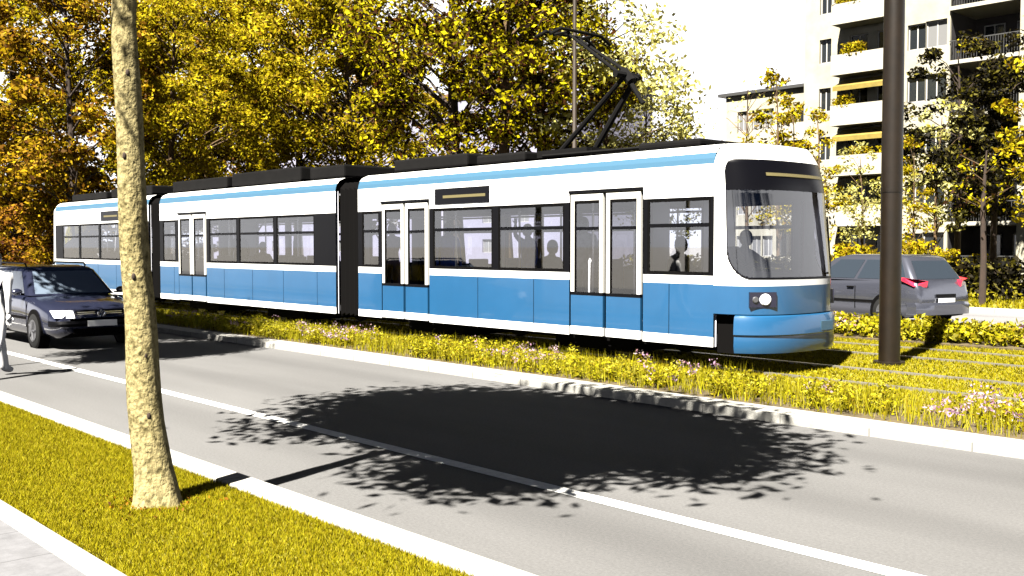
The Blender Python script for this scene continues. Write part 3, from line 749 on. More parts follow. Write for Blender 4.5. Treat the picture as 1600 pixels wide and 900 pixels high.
# ------------------------------------------------------------------ cars
def make_car(name, loc, rz, paint, label, wagon=True):
    t = empty(name, loc, label, 'car', None, rz)
    b = MB()
    if wagon: st = [(2.36, .55, .34, .52), (2.32, .70, .27, .60), (2.2, .79, .22, .69), (2.0, .84, .20, .76), (1.6, .865, .19, .83), (1.1, .875, .19, .90), (.6, .875, .19, .94), (-.5, .875, .19, .95), (-1.5, .875, .19, .97), (-2.05, .85, .2, .97), (-2.25, .81, .26, .93), (-2.34, .72, .34, .84)]
    else: st = [(2.1, .5, .34, .52), (2.02, .72, .26, .64), (1.8, .83, .2, .74), (1.3, .86, .18, .85), (.8, .87, .18, .93), (-.5, .87, .18, .97), (-1.4, .87, .18, 1.0), (-1.75, .86, .2, 1.0), (-1.98, .83, .24, .96), (-2.08, .76, .3, .72)]
    rings = []
    for x, hw, zb, zt in st:
        half = [(.85*hw, zb), (.97*hw, zb+.09), (hw, zb+.22), (hw*1.0, (zb+zt)/2+.08), (hw*.985, zt-.10), (hw*.955, zt-.035), (hw*.86, zt), (hw*.45, zt+.018)]
        rings.append([(x, -y, z) for y, z in half]+[(x, 0, zt+.024)]+[(x, y, z) for y, z in reversed(half)]+[(x, 0, zb)])
    b.loft(rings, lambda i, j: 'rubber' if j in (17, 16) else paint)
    body = b.build('body', t, smooth=True, angle=50)
    # greenhouse: base, window top, roof edge, roof
    if wagon: bx = (.98, -2.22); mx_ = (.32, -2.02); tx = (.12, -1.95); zt = 1.47; zb = .93
    else: bx = (1.05, -1.95); mx_ = (.35, -1.62); tx = (.1, -1.5); zt = 1.50; zb = .96
    hwb, hwm, hwt = .80, .645, .60
    zm = zt-.07
    def ring(x0, x1, hw, z, r=.12):
        p = []
        for sx, sy, a0 in ((1, 1, 0), (-1, 1, 90), (-1, -1, 180), (1, -1, 270)):
            cx = (x0-r if sx > 0 else x1+r); cyy = sy*(hw-r)
            for k in range(4):
                a = R_(a0+k*30); p.append((cx+r*math.cos(a), cyy+r*math.sin(a), z))
        return p
    c = MB(); c.loft([ring(*bx, hwb, zb), ring(*mx_, hwm, zm), ring(*tx, hwt, zt-.02), ring(tx[0]-.12, tx[1]+.12, hwt-.13, zt+.012)], paint)
    cab = c.build('cabin', t, smooth=True, angle=40)
    def lerp(a, b_, k): return a+(b_-a)*k
    def gp(side, k, h):
        """point on the greenhouse skin: side window, k along from the front, h up"""
        x0 = lerp(bx[0], mx_[0], h); x1 = lerp(bx[1], mx_[1], h)
        return Vector((lerp(x0, x1, k), side*(lerp(hwb, hwm, h)+.006), lerp(zb, zm, h)))
    for side in (-1, 1):
        cuts = [(.09, .40), (.43, .70), (.73, .94)] if wagon else [(.10, .46), (.49, .78), (.81, .93)]
        for a, d in cuts:
            g = MB(); g.face([gp(side, a, .08), gp(side, d, .08), gp(side, d, .93), gp(side, a+(.03 if a < .2 else 0), .93)], 'carglass'); g.build('side_window', cab)
    def fp(sy, h, front_):
        i = 0 if front_ else 1; s = 1 if front_ else -1
        return Vector((lerp(bx[i], mx_[i], h)+s*.007, sy*(lerp(hwb, hwm, h)-.10), lerp(zb, zm, h)))
    g = MB(); g.face([fp(-1, .06, True), fp(1, .06, True), fp(1, .94, True), fp(-1, .94, True)], 'screenglass'); g.build('windscreen', cab)
    g = MB(); g.face([fp(-1, .1, False), fp(1, .1, False), fp(1, .9, False), fp(-1, .9, False)], 'carglass'); g.build('rear_window', cab)
    # wheels
    wx = (1.42, -1.35) if wagon else (1.3, -1.25)
    for x in wx:
        for sy in (-1, 1):
            a = MB(); a.tube([(x, sy*.70, .33), (x, sy*.882, .33)], .375, 'rubber', 28); a.build('wheel_arch', body)
            ww = MB(); R = .315
            ww.tube([(x, sy*.68, .315), (x, sy*.70, .315), (x, sy*.875, .315), (x, sy*.895, .315)], [R-.03, R, R, R-.03], 'tyre', 28)
            wo = ww.build('wheel', t, smooth=True, angle=50)
            rm = MB(); rm.tube([(x, sy*.85, .315), (x, sy*.902, .315), (x, sy*.896, .315)], [.2, .2, .16], 'rim', 24)
            for k in range(5):
                q = R_(72*k); rm.tube([(x, sy*.905, .315), (x+.18*math.cos(q), sy*.905, .315+.18*math.sin(q))], .022, 'rim', 6)
            rm.build('rim', wo)
    # seams and handles
    for side in (-1, 1):
        d = MB()
        for x in ((1.0, -.12, -1.05) if wagon else (.95, -.45)):
            d.box(x-.006, x+.006, side*.874-.006, side*.874+.006, .36, .84, 'rubber')
        d.box(-1.0, 1.0, side*.876-.008, side*.876+.008, .50, .55, 'rubber')
        d.build('door_trim', body)
        m = MB(); m.ell((.80, side*.97, 1.0), (.07, .10, .065), paint, 10, 6); m.box(.76, .82, min(side*.84, side*.93), max(side*.84, side*.93), .94, .97, 'rubber'); m.build('mirror', t, smooth=True)
        for x in ((-.02, -.95) if wagon else (-.32,)):
            hh = MB(); hh.box(x-.09, x+.09, side*.875-.02, side*.875+.02, .80, .83, 'rubber'); hh.build('door_handle', body, bevel=.005)
        if wagon:
            rr_ = MB(); rr_.tube([(.02, side*.56, zt), (-.05, side*.56, zt+.05), (-1.75, side*.56, zt+.05), (-1.85, side*.56, zt)], .018, 'black', 8); rr_.build('roof_rail', t, smooth=True)
    if wagon:
        g = MB(); g.loft([[(2.235, -.42, .58), (2.235, .42, .58), (2.16, .42, .695), (2.16, -.42, .695)], [(2.34, -.42, .575), (2.34, .42, .575), (2.25, .44, .705), (2.25, -.44, .705)]], 'black')
        gr = g.build('grille', t)
        g = MB()
        for z in (.605, .635, .665): g.box(2.30-(z-.575)*.7, 2.345-(z-.575)*.7, -.40, .40, z-.004, z+.004, 'chrome')
        g.tube([(2.32, -.46, .66), (2.345, -.36, .575), (2.345, .36, .575), (2.32, .46, .66)], .011, 'chrome', 6); g.build('grille_bars', gr)
        e = MB(); cx = 2.325
        e.tube([(cx, 0, .64), (cx+.02, 0, .638)], .068, 'lampdark', 24)
        for k in range(24):
            a0, a1 = 2*math.pi*k/24, 2*math.pi*(k+1)/24
            e.tube([(cx+.026, .064*math.cos(a0), .64+.064*math.sin(a0)), (cx+.026, .064*math.cos(a1), .64+.064*math.sin(a1))], .008, 'chrome', 5)
        for seg in (((-.03, .055), (0, .008)), ((0, .008), (.03, .055)), ((-.056, .025), (-.026, -.052)), ((-.026, -.052), (0, -.004)), ((0, -.004), (.026, -.052)), ((.026, -.052), (.056, .025))):
            e.tube([(cx+.026, seg[0][0], .64+seg[0][1]), (cx+.026, seg[1][0], .64+seg[1][1])], .008, 'chrome', 5)
        e.build('emblem', t)
        for side in (-1, 1):
            h = MB()
            q = [(2.36, side*.46, .565), (2.255, side*.79, .58), (2.155, side*.83, .71), (2.28, side*.47, .705)]
            q2 = [(x-.14, y*.93, z) for x, y, z in q]
            h.loft([q2, [(x+.015, y*1.01, z) for x, y, z in q]], 'lamp'); h.build('headlight', t, bevel=.008)
            f = MB(); f.tube([(2.27, side*.56, .36), (2.335, side*.56, .36)], .05, 'lampdark', 14); f.build('fog_light', t)
        bp = MB(); rg = []
        for x, hw in ((2.1, .845), (2.24, .80), (2.33, .70), (2.385, .55)):
            rg.append((x, hw))
        top = [(x, -h) for x, h in rg]+[(x, h) for x, h in reversed(rg)]
        bp.loft([[(x, y, .42) for x, y in top], [(x+.02, y*1.01, .47) for x, y in top], [(x, y, .52) for x, y in top]], 'black'); bp.build('bumper_strip', t, smooth=True)
        it = MB(); it.box(2.2, 2.365, -.5, .5, .29, .38, 'rubber'); it.build('air_intake', t)
        p = MB(); p.box(2.40, 2.415, -.26, .26, .415, .525, 'plate'); p.build('number_plate', t)
    else:
        for side in (-1, 1):
            q = [(-2.00, side*.54, .84), (-1.92, side*.845, .86), (-1.62, side*.885, .98), (-1.70, side*.89, 1.04), (-1.96, side*.82, 1.01), (-2.03, side*.54, .97)]
            l = MB(); l.loft([[(x+.14, y*.9, z) for x, y, z in q], [(x-.05, y*1.012, z) for x, y, z in q]], 'redlens'); l.build('tail_light', t, bevel=.006)
        p = MB(); p.box(-2.125, -2.11, -.26, .26, .50, .61, 'plate'); p.build('number_plate', t)
        bp = MB(); top = [(-1.8, -.875), (-2.02, -.85), (-2.14, -.70), (-2.17, -.4), (-2.17, .4), (-2.14, .70), (-2.02, .85), (-1.8, .875)]
        bp.loft([[(x, y, .28) for x, y in top], [(x-.01, y, .36) for x, y in top], [(x-.01, y, .48) for x, y in top], [(x+.03, y, .53) for x, y in top]], paint); bp.build('rear_bumper', t, smooth=True)
        hp = MB(); hp.box(-2.115, -2.085, -.3, .3, .63, .70, 'black'); hp.build('tailgate_trim', t)
    return t
make_car('estate_car', (-21.05, 6.95, .002), 0, 'navy', 'dark navy estate car with roof rails coming along the near road', True)
fcar = make_car('hatchback_car', (-12.75, 23.35, .002), R_(168), 'silver', 'silver blue hatchback with red tail light driving away behind the tram', False)

fcar.scale = (1.08, 1.08, 1.1)
# ------------------------------------------------------------------ masts
b = MB(); b.tube([(0, 0, 0), (0, 0, .02), (0, 0, 4), (0, 0, 9.5)], [.158, .158, .155, .14], 'pole', 32)
mast = empty('overhead_line_mast', (-7.66, 14.76, .05), 'thick dark brown steel mast standing on the grass between the tracks', 'mast')
b.build('pole', mast, smooth=True)
b = MB(); b.tube([(0, 0, 8.6), (0, -1.8, 8.9)], .04, 'pole', 10); b.tube([(0, 0, 8.6), (0, 1.8, 8.9)], .04, 'pole', 10); b.build('bracket_arm', mast, smooth=True)
b = MB(); b.tube([(0, 0, -.02), (0, 0, .05)], .23, 'pole', 24); b.build('base_collar', mast)
b = MB(); b.tube([(0, 0, 2.62), (0, 0, 2.68)], .163, 'pole', 32); b.build('clamp_band', mast, smooth=True, angle=40)
lp = empty('lamp_post', (at(897, 29.6), 29.6, .1), 'slim dark lamp post rising behind the pantograph of the tram', 'lamp post')
b = MB(); b.tube([(0, 0, -.1), (0, 0, 1.2), (0, 0, 1.25), (0, 0, 12.5)], [.13, .13, .1, .075], 'post', 14); b.build('pole', lp, smooth=True)
b = MB(); b.tube([(0, 0, 12.4), (0, -.6, 12.9), (0, -1.6, 13.0)], .04, 'post', 8); b.ell((0, -1.9, 13.0), (.16, .4, .1), 'post', 12, 6); b.build('lamp_head', lp, smooth=True)

# ------------------------------------------------------------------ trees
def tree_geo(seed, H, base, Rx, n, leaf, trunk_r, ncl=70, Ry=None, bend=.3, clr=.9, top=.75, shell=.45):
    """returns (trunk MB, leaf centres): limbs first, leaf clumps on their tips and through the crown"""
    r = random.Random(seed); g = np.random.default_rng(seed); Ry = Ry or Rx
    b = MB(); P = []; k = 7
    bx, by = r.uniform(-bend, bend), r.uniform(-bend, bend)
    for i in range(k+1):
        t = i/k; P.append(Vector((bx*t*t+.06*math.sin(5*t+seed), by*t*t+.06*math.cos(4*t+seed)-.06, H*.9*t)))
    rad = [trunk_r*(1.25 if i == 0 else (1-.85*i/k)) for i in range(k+1)]
    b.tube(P, rad, 0, 9)
    cen = []; cz = (H+base)/2; hz = (H-base)/2
    for i in range(ncl):
        while True:
            u = Vector((r.uniform(-1, 1), r.uniform(-1, 1), r.uniform(-1, 1)))
            if u.length < 1 and u.length > shell*r.random(): break
        zz = u.z; wd = (1-.35*max(0, zz))*(1 if zz > -.5 else .85)
        cen.append(Vector((bx*.6+u.x*Rx*wd, by*.6+u.y*Ry*wd, cz+zz*hz)))
    for i, c in enumerate(cen):
        if i % 2: continue
        z0 = max(base*.75, min(H*.8, c.z-abs(c.x)*.5-.6)); t = z0/(H*.9)
        s = Vector((bx*t*t, by*t*t-.0, z0)); mid_ = (s+c)/2+Vector((0, 0, .25))
        q = trunk_r*.32*(1-.5*t); b.tube([s, mid_, c], [q, q*.6, q*.2], 0, 5, False)
    per = n//ncl; C = []
    for c in cen:
        rr_ = clr*(.6+.7*r.random()); m_ = int(per*(.5+r.random()))
        d = g.normal(size=(m_, 3)); d /= np.linalg.norm(d, axis=1)[:, None]
        d *= (g.random(m_)**.5*rr_)[:, None]; d[:, 2] *= .65
        C.append(np.array(c)+d)
    return b, np.concatenate(C)
def fixm(b, m):
    b.mats = [m]; b.m = [0]*len(b.f); return b
MB.mi_old = MB.mi
def mi2(s, m):
    if m == 0: return 0
    return MB.mi_old(s, m)
MB.mi = mi2
LM = {'gold': leafmat('leaf_gold', [(.05, .03, .004), (.27, .205, .003), (.37, .29, .004), (.14, .07, .004), (.41, .345, .010), (.22, .18, .003), (.09, .045, .004)], .38),
      'orange': leafmat('leaf_orange', [(.03, .010, .004), (.25, .15, .004), (.34, .225, .003), (.09, .028, .005), (.31, .17, .006), (.04, .014, .004), (.30, .225, .004)], .34),
      'brown': leafmat('leaf_brown', [(.015, .005, .004), (.07, .022, .006), (.23, .105, .004), (.08, .025, .006), (.29, .16, .004)], .3),
      'pale': leafmat('leaf_pale', [(.26, .235, .07), (.38, .36, .09), (.42, .40, .17), (.30, .26, .02)], .45),
      'dark': leafmat('leaf_dark', [(.003, .003, .002), (.006, .005, .003), (.012, .009, .003), (.08, .07, .006)], .2),
      'twotone': leafmat('leaf_twotone', [(.006, .004, .003), (.035, .014, .004), (.31, .255, .003), (.42, .365, .003), (.06, .02, .004), (.012, .006, .003), (.38, .335, .005)], .38)}
def tree_obj(name, geo, lm, bark, leaf, label, group=None, loc=(0, 0, 0), rz=0, cat='tree'):
    b, C = geo
    t = empty(name, loc, label, cat, group, rz)
    fixm(b, M[bark]).build('trunk', t, smooth=True, angle=80)
    V = leaves(C, leaf, .1)
    fastmesh('crown', V, np.arange(len(V)).reshape(-1, 4), [LM[lm]], parent=t)
    return t
# street trees on the lawn strip; their crowns stand over the road edge and throw the shade
b = MB(); random.seed(4)
P = [(.03, .015, -.06), (.02, .01, .04), (0, 0, .25), (-.045, -.05, 1.0), (-.085, -.093, 2.2), (-.105, -.11, 3.3), (-.08, -.05, 4.3), (0, .05, 5.4), (.05, .1, 6.9)]
RD = [.18, .15, .123, .105, .089, .079, .072, .06, .025]
zz_ = [-.06, 0, .05, .1, .16, .25]+[.25+.15*q for q in range(1, 27)]+[4.3, 4.8, 5.4, 6.0, 6.9]
def along(z, k):
    for q in range(len(P)-1):
        if z <= P[q+1][2]:
            t = (z-P[q][2])/(P[q+1][2]-P[q][2])
            return RD[q]+(RD[q+1]-RD[q])*t if k is None else P[q][k]+(P[q+1][k]-P[q][k])*t
RD2 = [along(z, None) for z in zz_]
P2 = [(along(z, 0)+.006*math.sin(7*z), along(z, 1)+.006*math.cos(5*z), z) for z in zz_]
P = P2
b.tube(P, RD2, 0, 24)
ns = empty('street_tree', (-6.74, 2.84, .1), 'pale barked young street tree rooted in the near lawn strip', 'tree', 'street trees on the near lawn strip')
g1 = np.random.default_rng(11); C = []
r = random.Random(5)
for i in range(290):
    while True:
        u = Vector((r.uniform(-1, 1), r.uniform(-1, 1), r.uniform(-1, 1)))
        if .25 < u.length < 1: break
    c = Vector((.22+u.x*2.9, -.10+u.y*2.05, 6.15+u.z*1.72))
    zmin = 4.5+.30*max(0, c.y+.3)
    if abs(c.x) < 1.0: zmin = max(zmin, 4.75+1.43*max(0, -c.y))
    if c.z < zmin: c.z = zmin+r.random()*.25
    m_ = r.randint(100, 200); d = g1.normal(size=(m_, 3))*np.array([.34, .34, .22]); C.append(np.array(c)+d)
    if i % 2 == 0:
        s = Vector((-.03, .0, min(5.9, 4.0+r.random()*1.6))); b.tube([s, (s+c)/2+Vector((0, 0, .1)), c], [.035, .02, .006], 0, 5, False)
n_tr = 24*len(P)
for q in range(n_tr):
    x, y, z = b.v[q]; px_, py_, pz_ = P[q//24]; a = math.atan2(y-py_, x-px_)
    k = 1+.05*math.sin(3*a+2*z)+.03*math.sin(7*a+5*z)+(.20*max(0, .22-z)/.22*max(0, math.sin(4*a+.6)) if z < .22 else 0)
    b.v[q] = (px_+(x-px_)*k, py_+(y-py_)*k, z)
fixm(b, M['bark']).build('trunk', ns, smooth=True, angle=80)
for z, a in ((1.02, -10), (1.55, -35), (2.35, -45), (.62, -20), (2.9, -15)):
    kn = MB(); q = R_(a); rz_ = {1.02: .1165, 1.55: .109, 2.35: .098, .62: .125, 2.9: .093}[z]-.014; tx_ = {1.02: -.046, 1.55: -.063, 2.35: -.088, .62: -.022, 2.9: -.099}[z]; kn.ell((tx_+rz_*math.cos(q), tx_*1.09+rz_*math.sin(q), z), (.014, .014, .024), 'barkdark', 8, 5)
    kn.build('bark_scar', ns, smooth=True)
V = leaves(np.concatenate(C), .086, .1)
fastmesh('crown', V, np.arange(len(V)).reshape(-1, 4), [LM['gold']], parent=ns)
fo = rng.normal(size=(240, 2))*.17
VV = leaves(np.concatenate([fo+np.array([-6.74, 2.84]), .105+.05*rng.random((240, 1))*.6], 1), .015, .3)
stuffleaf('fallen_leaves', VV, LM['brown'])
t2 = copy_tree(ns); t2.location = (-16.35, 2.84, .1); t2.rotation_euler.z = R_(4); t2.scale = (.44, .72, 1.14); t2['label'] = 'street tree whose shade falls just before the estate car'
t3 = copy_tree(ns); t3.location = (-21.8, 2.84, .1); t3.rotation_euler.z = R_(8); t3.scale = (1.5, .62, 1.5); t3['label'] = 'taller street tree shading the verge beside the middle tram section'

# background trees
protos = {}
def proto(key, geo, lm, bark, leaf):
    protos[key] = (geo, lm, bark, leaf, [])
proto('gold_a', tree_geo(21, 15, 3.2, 4.2, 27000, .17, .22, 110), 'gold', 'barkdark', .097)
proto('gold_b', tree_geo(22, 16, 3.0, 4.6, 27000, .17, .24, 110), 'gold', 'barkmid', .097)
proto('orange_a', tree_geo(23, 14, 2.2, 4.4, 26000, .19, .22, 105), 'orange', 'barkdark', .105)
proto('twotone_a', tree_geo(24, 16, 3.4, 4.2, 21000, .18, .28, 78), 'twotone', 'barkdark', .10)
proto('twotone_b', tree_geo(25, 15, 3.0, 3.8, 20000, .18, .28, 74), 'twotone', 'barkmid', .10)
proto('pale_a', tree_geo(26, 12, 3.0, 3.4, 5600, .15, .16, 70, clr=1.0), 'pale', 'barkmid', .115)
proto('pale_b', tree_geo(27, 9.5, 2.5, 2.4, 1500, .14, .12, 40, clr=.7), 'pale', 'barkmid', .12)
proto('slim', tree_geo(28, 11, 2.0, 1.5, 1900, .13, .11, 40, clr=.55), 'gold', 'barkmid', .11)
proto('dark_a', tree_geo(29, 11.5, 3.0, 2.9, 8000, .15, .17, 54, clr=.7, bend=1.2), 'dark', 'barkdark', .115)
proto('bush_gold', tree_geo(30, 2.6, .1, 1.5, 2600, .10, .05, 40, clr=.5), 'gold', 'barkdark', .10)
proto('bush_brown', tree_geo(31, 4.5, .1, 3.0, 8000, .15, .08, 50, clr=.8), 'brown', 'barkdark', .11)
proto('bush_orange', tree_geo(32, 5.5, .1, 3.2, 9000, .16, .08, 50, clr=.8), 'orange', 'barkdark', .115)
proto('bare', tree_geo(33, 12, 3.5, 3.0, 260, .10, .14, 60, clr=.8), 'pale', 'barkmid', .10)
NAMES = {'gold_a': 'gold_tree', 'gold_b': 'gold_tree', 'orange_a': 'orange_tree', 'twotone_a': 'dark_gold_tree', 'twotone_b': 'dark_gold_tree', 'pale_a': 'pale_tree', 'pale_b': 'pale_tree', 'slim': 'slim_tree', 'dark_a': 'dark_tree', 'bush_gold': 'bush', 'bush_brown': 'bush', 'bush_orange': 'bush', 'bare': 'bare_tree'}
def plant(key, px, Y, label, group=None, s=1.0, rz=None, sx=1.0, x=None):
    geo, lm, bark, leaf, made = protos[key]
    loc = (at(px, Y) if x is None else x, Y, .08); rz = random.uniform(0, 6.28) if rz is None else rz
    cat = 'bush' if key.startswith('bush') else 'tree'
    if not made:
        o = tree_obj(NAMES[key], geo, lm, bark, leaf, label, group, loc, rz, cat); made.append(o)
    else:
        o = copy_tree(made[0]); o.location = loc; o.rotation_euler.z = rz; o['label'] = label
        if group: o['group'] = group
        elif 'group' in o: del o['group']
    o.scale = (s*sx, s*sx, s)
    return o
random.seed(12)
G = 'autumn trees beyond the far road'
plant('orange_a', 118, 19.3, 'orange brown tree above the tail of the tram', G, 1.3)
plant('gold_a', 22, 19.2, 'golden tree at the left margin above the estate car', G, 1.4)
plant('orange_a', -70, 19.2, 'orange tree beyond the left margin of the view', G, 1.45)
plant('gold_b', 205, 24, 'golden tree rising right behind the pale street trunk', G, 1.05, x=-54)
plant('gold_b', 330, 32, 'broad golden tree above the middle tram section', G, 1.42)
plant('gold_a', 262, 33, 'golden tree just right of the pale street trunk', G, 1.45)
plant('orange_a', 395, 36, 'orange tinged tree behind the broad golden one', G, 1.42)
plant('gold_a', 470, 33, 'bright yellow tree above the dark middle roof boxes', G, 1.38)
plant('gold_b', 548, 34, 'yellow tree above the gap between tram sections', G, 1.36)
plant('orange_a', 600, 42, 'low orange tree behind the bellows of the tram', G, 1.1)
plant('twotone_a', 712, 32, 'dark limbed tree with bright yellow leaves above the side display', G, 1.42)
plant('twotone_b', 790, 31.5, 'dark limbed yellow tree with a thick trunk above the front section', G, 1.3)
plant('twotone_a', 842, 34, 'dark yellow tree just left of the slim lamp post', G, 1.05)
plant('pale_a', 940, 36, 'pale yellow airy tree behind the pantograph', G, 1.25)
plant('pale_a', 1005, 39, 'thin pale tree right of the pantograph against white sky', G, .85)
plant('pale_b', 1060, 42, 'small pale bush like tree above the cab roof', G, .75)
G2 = 'low bushes beyond the far road'
for px, Y, key, lab, s in ((20, 19.4, 'bush_orange', 'orange bush behind the roof of the estate car', 1.0), (70, 19.3, 'bush_brown', 'brown bush at the tail of the tram', 1.0), (115, 19.5, 'bush_orange', 'orange bush hidden behind the rear tram windows', .8), (-30, 19.3, 'bush_brown', 'brown bush at the left margin', 1.2), (180, 27, 'bush_brown', 'brown bush behind the pale street trunk', .9), (50, 22, 'bush_brown', 'tall brown bush behind the other bushes on the left', 1.5), (95, 21, 'bush_orange', 'tall orange bush above the tail of the tram', 1.4)):
    plant(key, px, Y, lab, G2, s, x=(at(px, Y) if px < 170 else -60))
# trees in front of the white flats
G3 = 'trees in front of the white flats'
plant('slim', 1218, 46, 'slim golden tree in front of the stepped back flats', G3, 1.05)
plant('slim', 1242, 48, 'second slim golden tree just right of the first by the flats', G3, .95)
plant('slim', 1282, 47, 'slim yellow tree left of the white balconies', G3, .85)
plant('pale_b', 1345, 45, 'pale yellow tree before the white balconies left of the mast', G3, .7)
plant('slim', 1428, 40, 'yellow tree just right of the thick mast', G3, .6)
plant('pale_b', 1462, 43, 'pale leafy tree beside the dark loggias', G3, .85)
plant('dark_a', 1498, 44, 'dark leaved tree with a leaning trunk in front of the loggias', G3, .95)
plant('dark_a', 1552, 47.5, 'second dark leaved tree added to shade the loggias at the far right', G3, 1.0)  # added close to the wall to throw shade on the loggias
plant('slim', 1612, 42, 'yellow tree at the right margin before the white wall', G3, 1.1)
plant('bare', 1165, 50, 'nearly bare twiggy tree against white sky beside the flats', G3, 1.0)
for px, Y, s in ((1300, 36, .62), (1340, 35.5, .78), (1378, 36, .66), (1425, 36, .85), (1462, 37, .7)):
    plant('bush_gold', px, Y, {1300: 'golden bush just right of the tram front', 1340: 'golden bush above the roof of the hatchback', 1378: 'golden bush beside the thick mast', 1425: 'golden bush right of the mast above the hatchback', 1462: 'small golden bush at the foot of the dark loggias'}[px], 'golden bushes before the flats', s)
sap = empty('sapling', (at(1535, 31), 31, .1), 'thin brown sapling trunk on the far pavement right of the hatchback', 'tree')
b = MB(); b.tube([(0, 0, -.1), (.02, 0, 1.4), (-.03, 0, 3.0), (.05, 0, 4.6)], [.11, .085, .07, .02], 'barkdark', 10)
rs = random.Random(3); C = []
for i in range(11):
    z = 2.6+rs.random()*1.8; a = rs.random()*6.28; L = .5+rs.random()*.4; e = Vector((L*math.cos(a), L*math.sin(a), z+.4)); b.tube([(0, 0, z), e], [.02, .006], 'barkmid', 5); C.append(np.array(e)+np.random.default_rng(i).normal(size=(16, 3))*.18)
b.build('trunk', sap, smooth=True)
V = leaves(np.concatenate(C), .07, .1); fastmesh('crown', V, np.arange(len(V)).reshape(-1, 4), [LM['twotone']], parent=sap)
hed = np.random.default_rng(9)
n = 16000
Vh = leaves(np.stack([-30+40*hed.random(n), 33.6+1.2*hed.random(n), .1+1.25*hed.random(n)**.7+.15*np.sin(np.linspace(0, 60, n))], 1), .12, .1)
ho = fastmesh('hedge', Vh, np.arange(len(Vh)).reshape(-1, 4), [LM['dark']]); tag(ho, 'low dark hedge along the foot of the white flats', 'hedge')

# ------------------------------------------------------------------ buildings
def facade(b, x0, x1, z0, z1, y, holes, m, th=.22):
    xs = sorted({x0, x1, *[h[0] for h in holes], *[h[1] for h in holes]}); zs = sorted({z0, z1, *[h[2] for h in holes], *[h[3] for h in holes]})
    inh = lambda x, z: any(h[0] < x < h[1] and h[2] < z < h[3] for h in holes)
    for i in range(len(xs)-1):
        for j in range(len(zs)-1):
            if not inh((xs[i]+xs[i+1])/2, (zs[j]+zs[j+1])/2):
                b.face([(xs[i], y, zs[j]), (xs[i+1], y, zs[j]), (xs[i+1], y, zs[j+1]), (xs[i], y, zs[j+1])], m)
    for h in holes:
        for xx in h[:2]: b.face([(xx, y, h[2]), (xx, y+th, h[2]), (xx, y+th, h[3]), (xx, y, h[3])], m)
        for zz in h[2:4]: b.face([(h[0], y, zz), (h[1], y, zz), (h[1], y+th, zz), (h[0], y+th, zz)], m)
def window(h, y, par, org, pane='pane', th=.2):
    b = MB(); x0, x1, z0, z1 = h; t = .06; yy = y+th-.05
    b.box(x0, x1, yy, yy+.05, z0, z0+t, 'frame'); b.box(x0, x1, yy, yy+.05, z1-t, z1, 'frame')
    b.box(x0, x0+t, yy, yy+.05, z0+t, z1-t, 'frame'); b.box(x1-t, x1, yy, yy+.05, z0+t, z1-t, 'frame'); xm = (x0+x1)/2
    b.box(xm-.03, xm+.03, yy+.002, yy+.048, z0+t, z1-t, 'frame')
    f = b.build('window', par, org)
    p = MB(); p.face([(x0+t, yy+.03, z0+t), (x1-t, yy+.03, z0+t), (x1-t, yy+.03, z1-t), (x0+t, yy+.03, z1-t)], pane); p.build('pane', f, org)
FLR = [.35, 3.13, 5.92, 8.70, 11.48, 14.26]
# block B: balconies, windows, a tower of deep loggias
OB = (-22, 53, 0)
flats = empty('apartment_building', OB, 'tall white block of flats with balconies and dark loggias on the right', 'building')
bh = 17.4; xl, xr = -33.0, -9.0
L0, L1 = at(1478, 53), at(1586, 53)
holes = []; wl = []
bx0, bx1 = at(1298, 52), at(1386, 52)
for k, z in enumerate(FLR):
    for a, c, d in ((bx0+.4, bx0+1.5, .05), (bx1-1.35, bx1-.35, .05)): h = (a, c, z+d, z+2.2); holes.append(h); wl.append((h, 'pane'))
    h = (at(1276, 53), at(1276, 53)+.75, z+.85, z+2.2); holes.append(h); wl.append((h, 'pane'))
    h = (at(1412, 53), at(1412, 53)+1.0, z+.85, z+2.2); holes.append(h); wl.append((h, 'pane'))
    h = (at(1440, 53), at(1440, 53)+1.15, z+.85, z+2.25); holes.append(h); wl.append((h, 'pane' if k < 4 else 'panegrey'))
    for xx in (L1+1.2, L1+3.6, L1+6.4): h = (xx, xx+1.3, z+.85, z+2.25); holes.append(h); wl.append((h, 'pane'))
b = MB()
facade(b, xl, L0, 0, bh, 53, [h for h in holes if h[1] < L0], 'wall'); facade(b, L1, xr, 0, bh, 53, [h for h in holes if h[0] > L1], 'wall')
b.face([(xl, 53, 0), (xl, 64, 0), (xl, 64, bh), (xl, 53, bh)], 'wall'); b.face([(xr, 53, 0), (xr, 64, 0), (xr, 64, bh), (xr, 53, bh)], 'wall'); b.face([(xl, 64, 0), (xr, 64, 0), (xr, 64, bh), (xl, 64, bh)], 'wall')
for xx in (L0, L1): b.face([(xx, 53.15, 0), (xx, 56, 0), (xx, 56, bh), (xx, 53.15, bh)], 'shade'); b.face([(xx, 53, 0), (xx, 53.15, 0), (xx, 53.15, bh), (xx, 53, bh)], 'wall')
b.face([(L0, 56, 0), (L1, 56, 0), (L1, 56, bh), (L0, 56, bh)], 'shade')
b.build('wall', flats, OB)
for h, p in wl: window(h, 53, flats, OB, p)
b = MB(); b.box(xl-.3, xr+.3, 52.7, 64.3, bh, bh+.3, 'balcony'); b.build('roof', flats, OB)
def pot_plant(par, org, x, y, z, s, lm='gold'):
    g = np.random.default_rng(int(abs(x*100+z*7))); n = int(230*s)
    c = np.clip(g.normal(size=(n, 3)), -1.4, 1.4)*np.array([.24, .15, .18])*s+np.array([x, y, z+.3*s])
    V = leaves(c-np.array(org), .09, .2); fastmesh('balcony_plant', V, np.arange(len(V)).reshape(-1, 4), [LM[lm]], parent=par)
rp = random.Random(8)
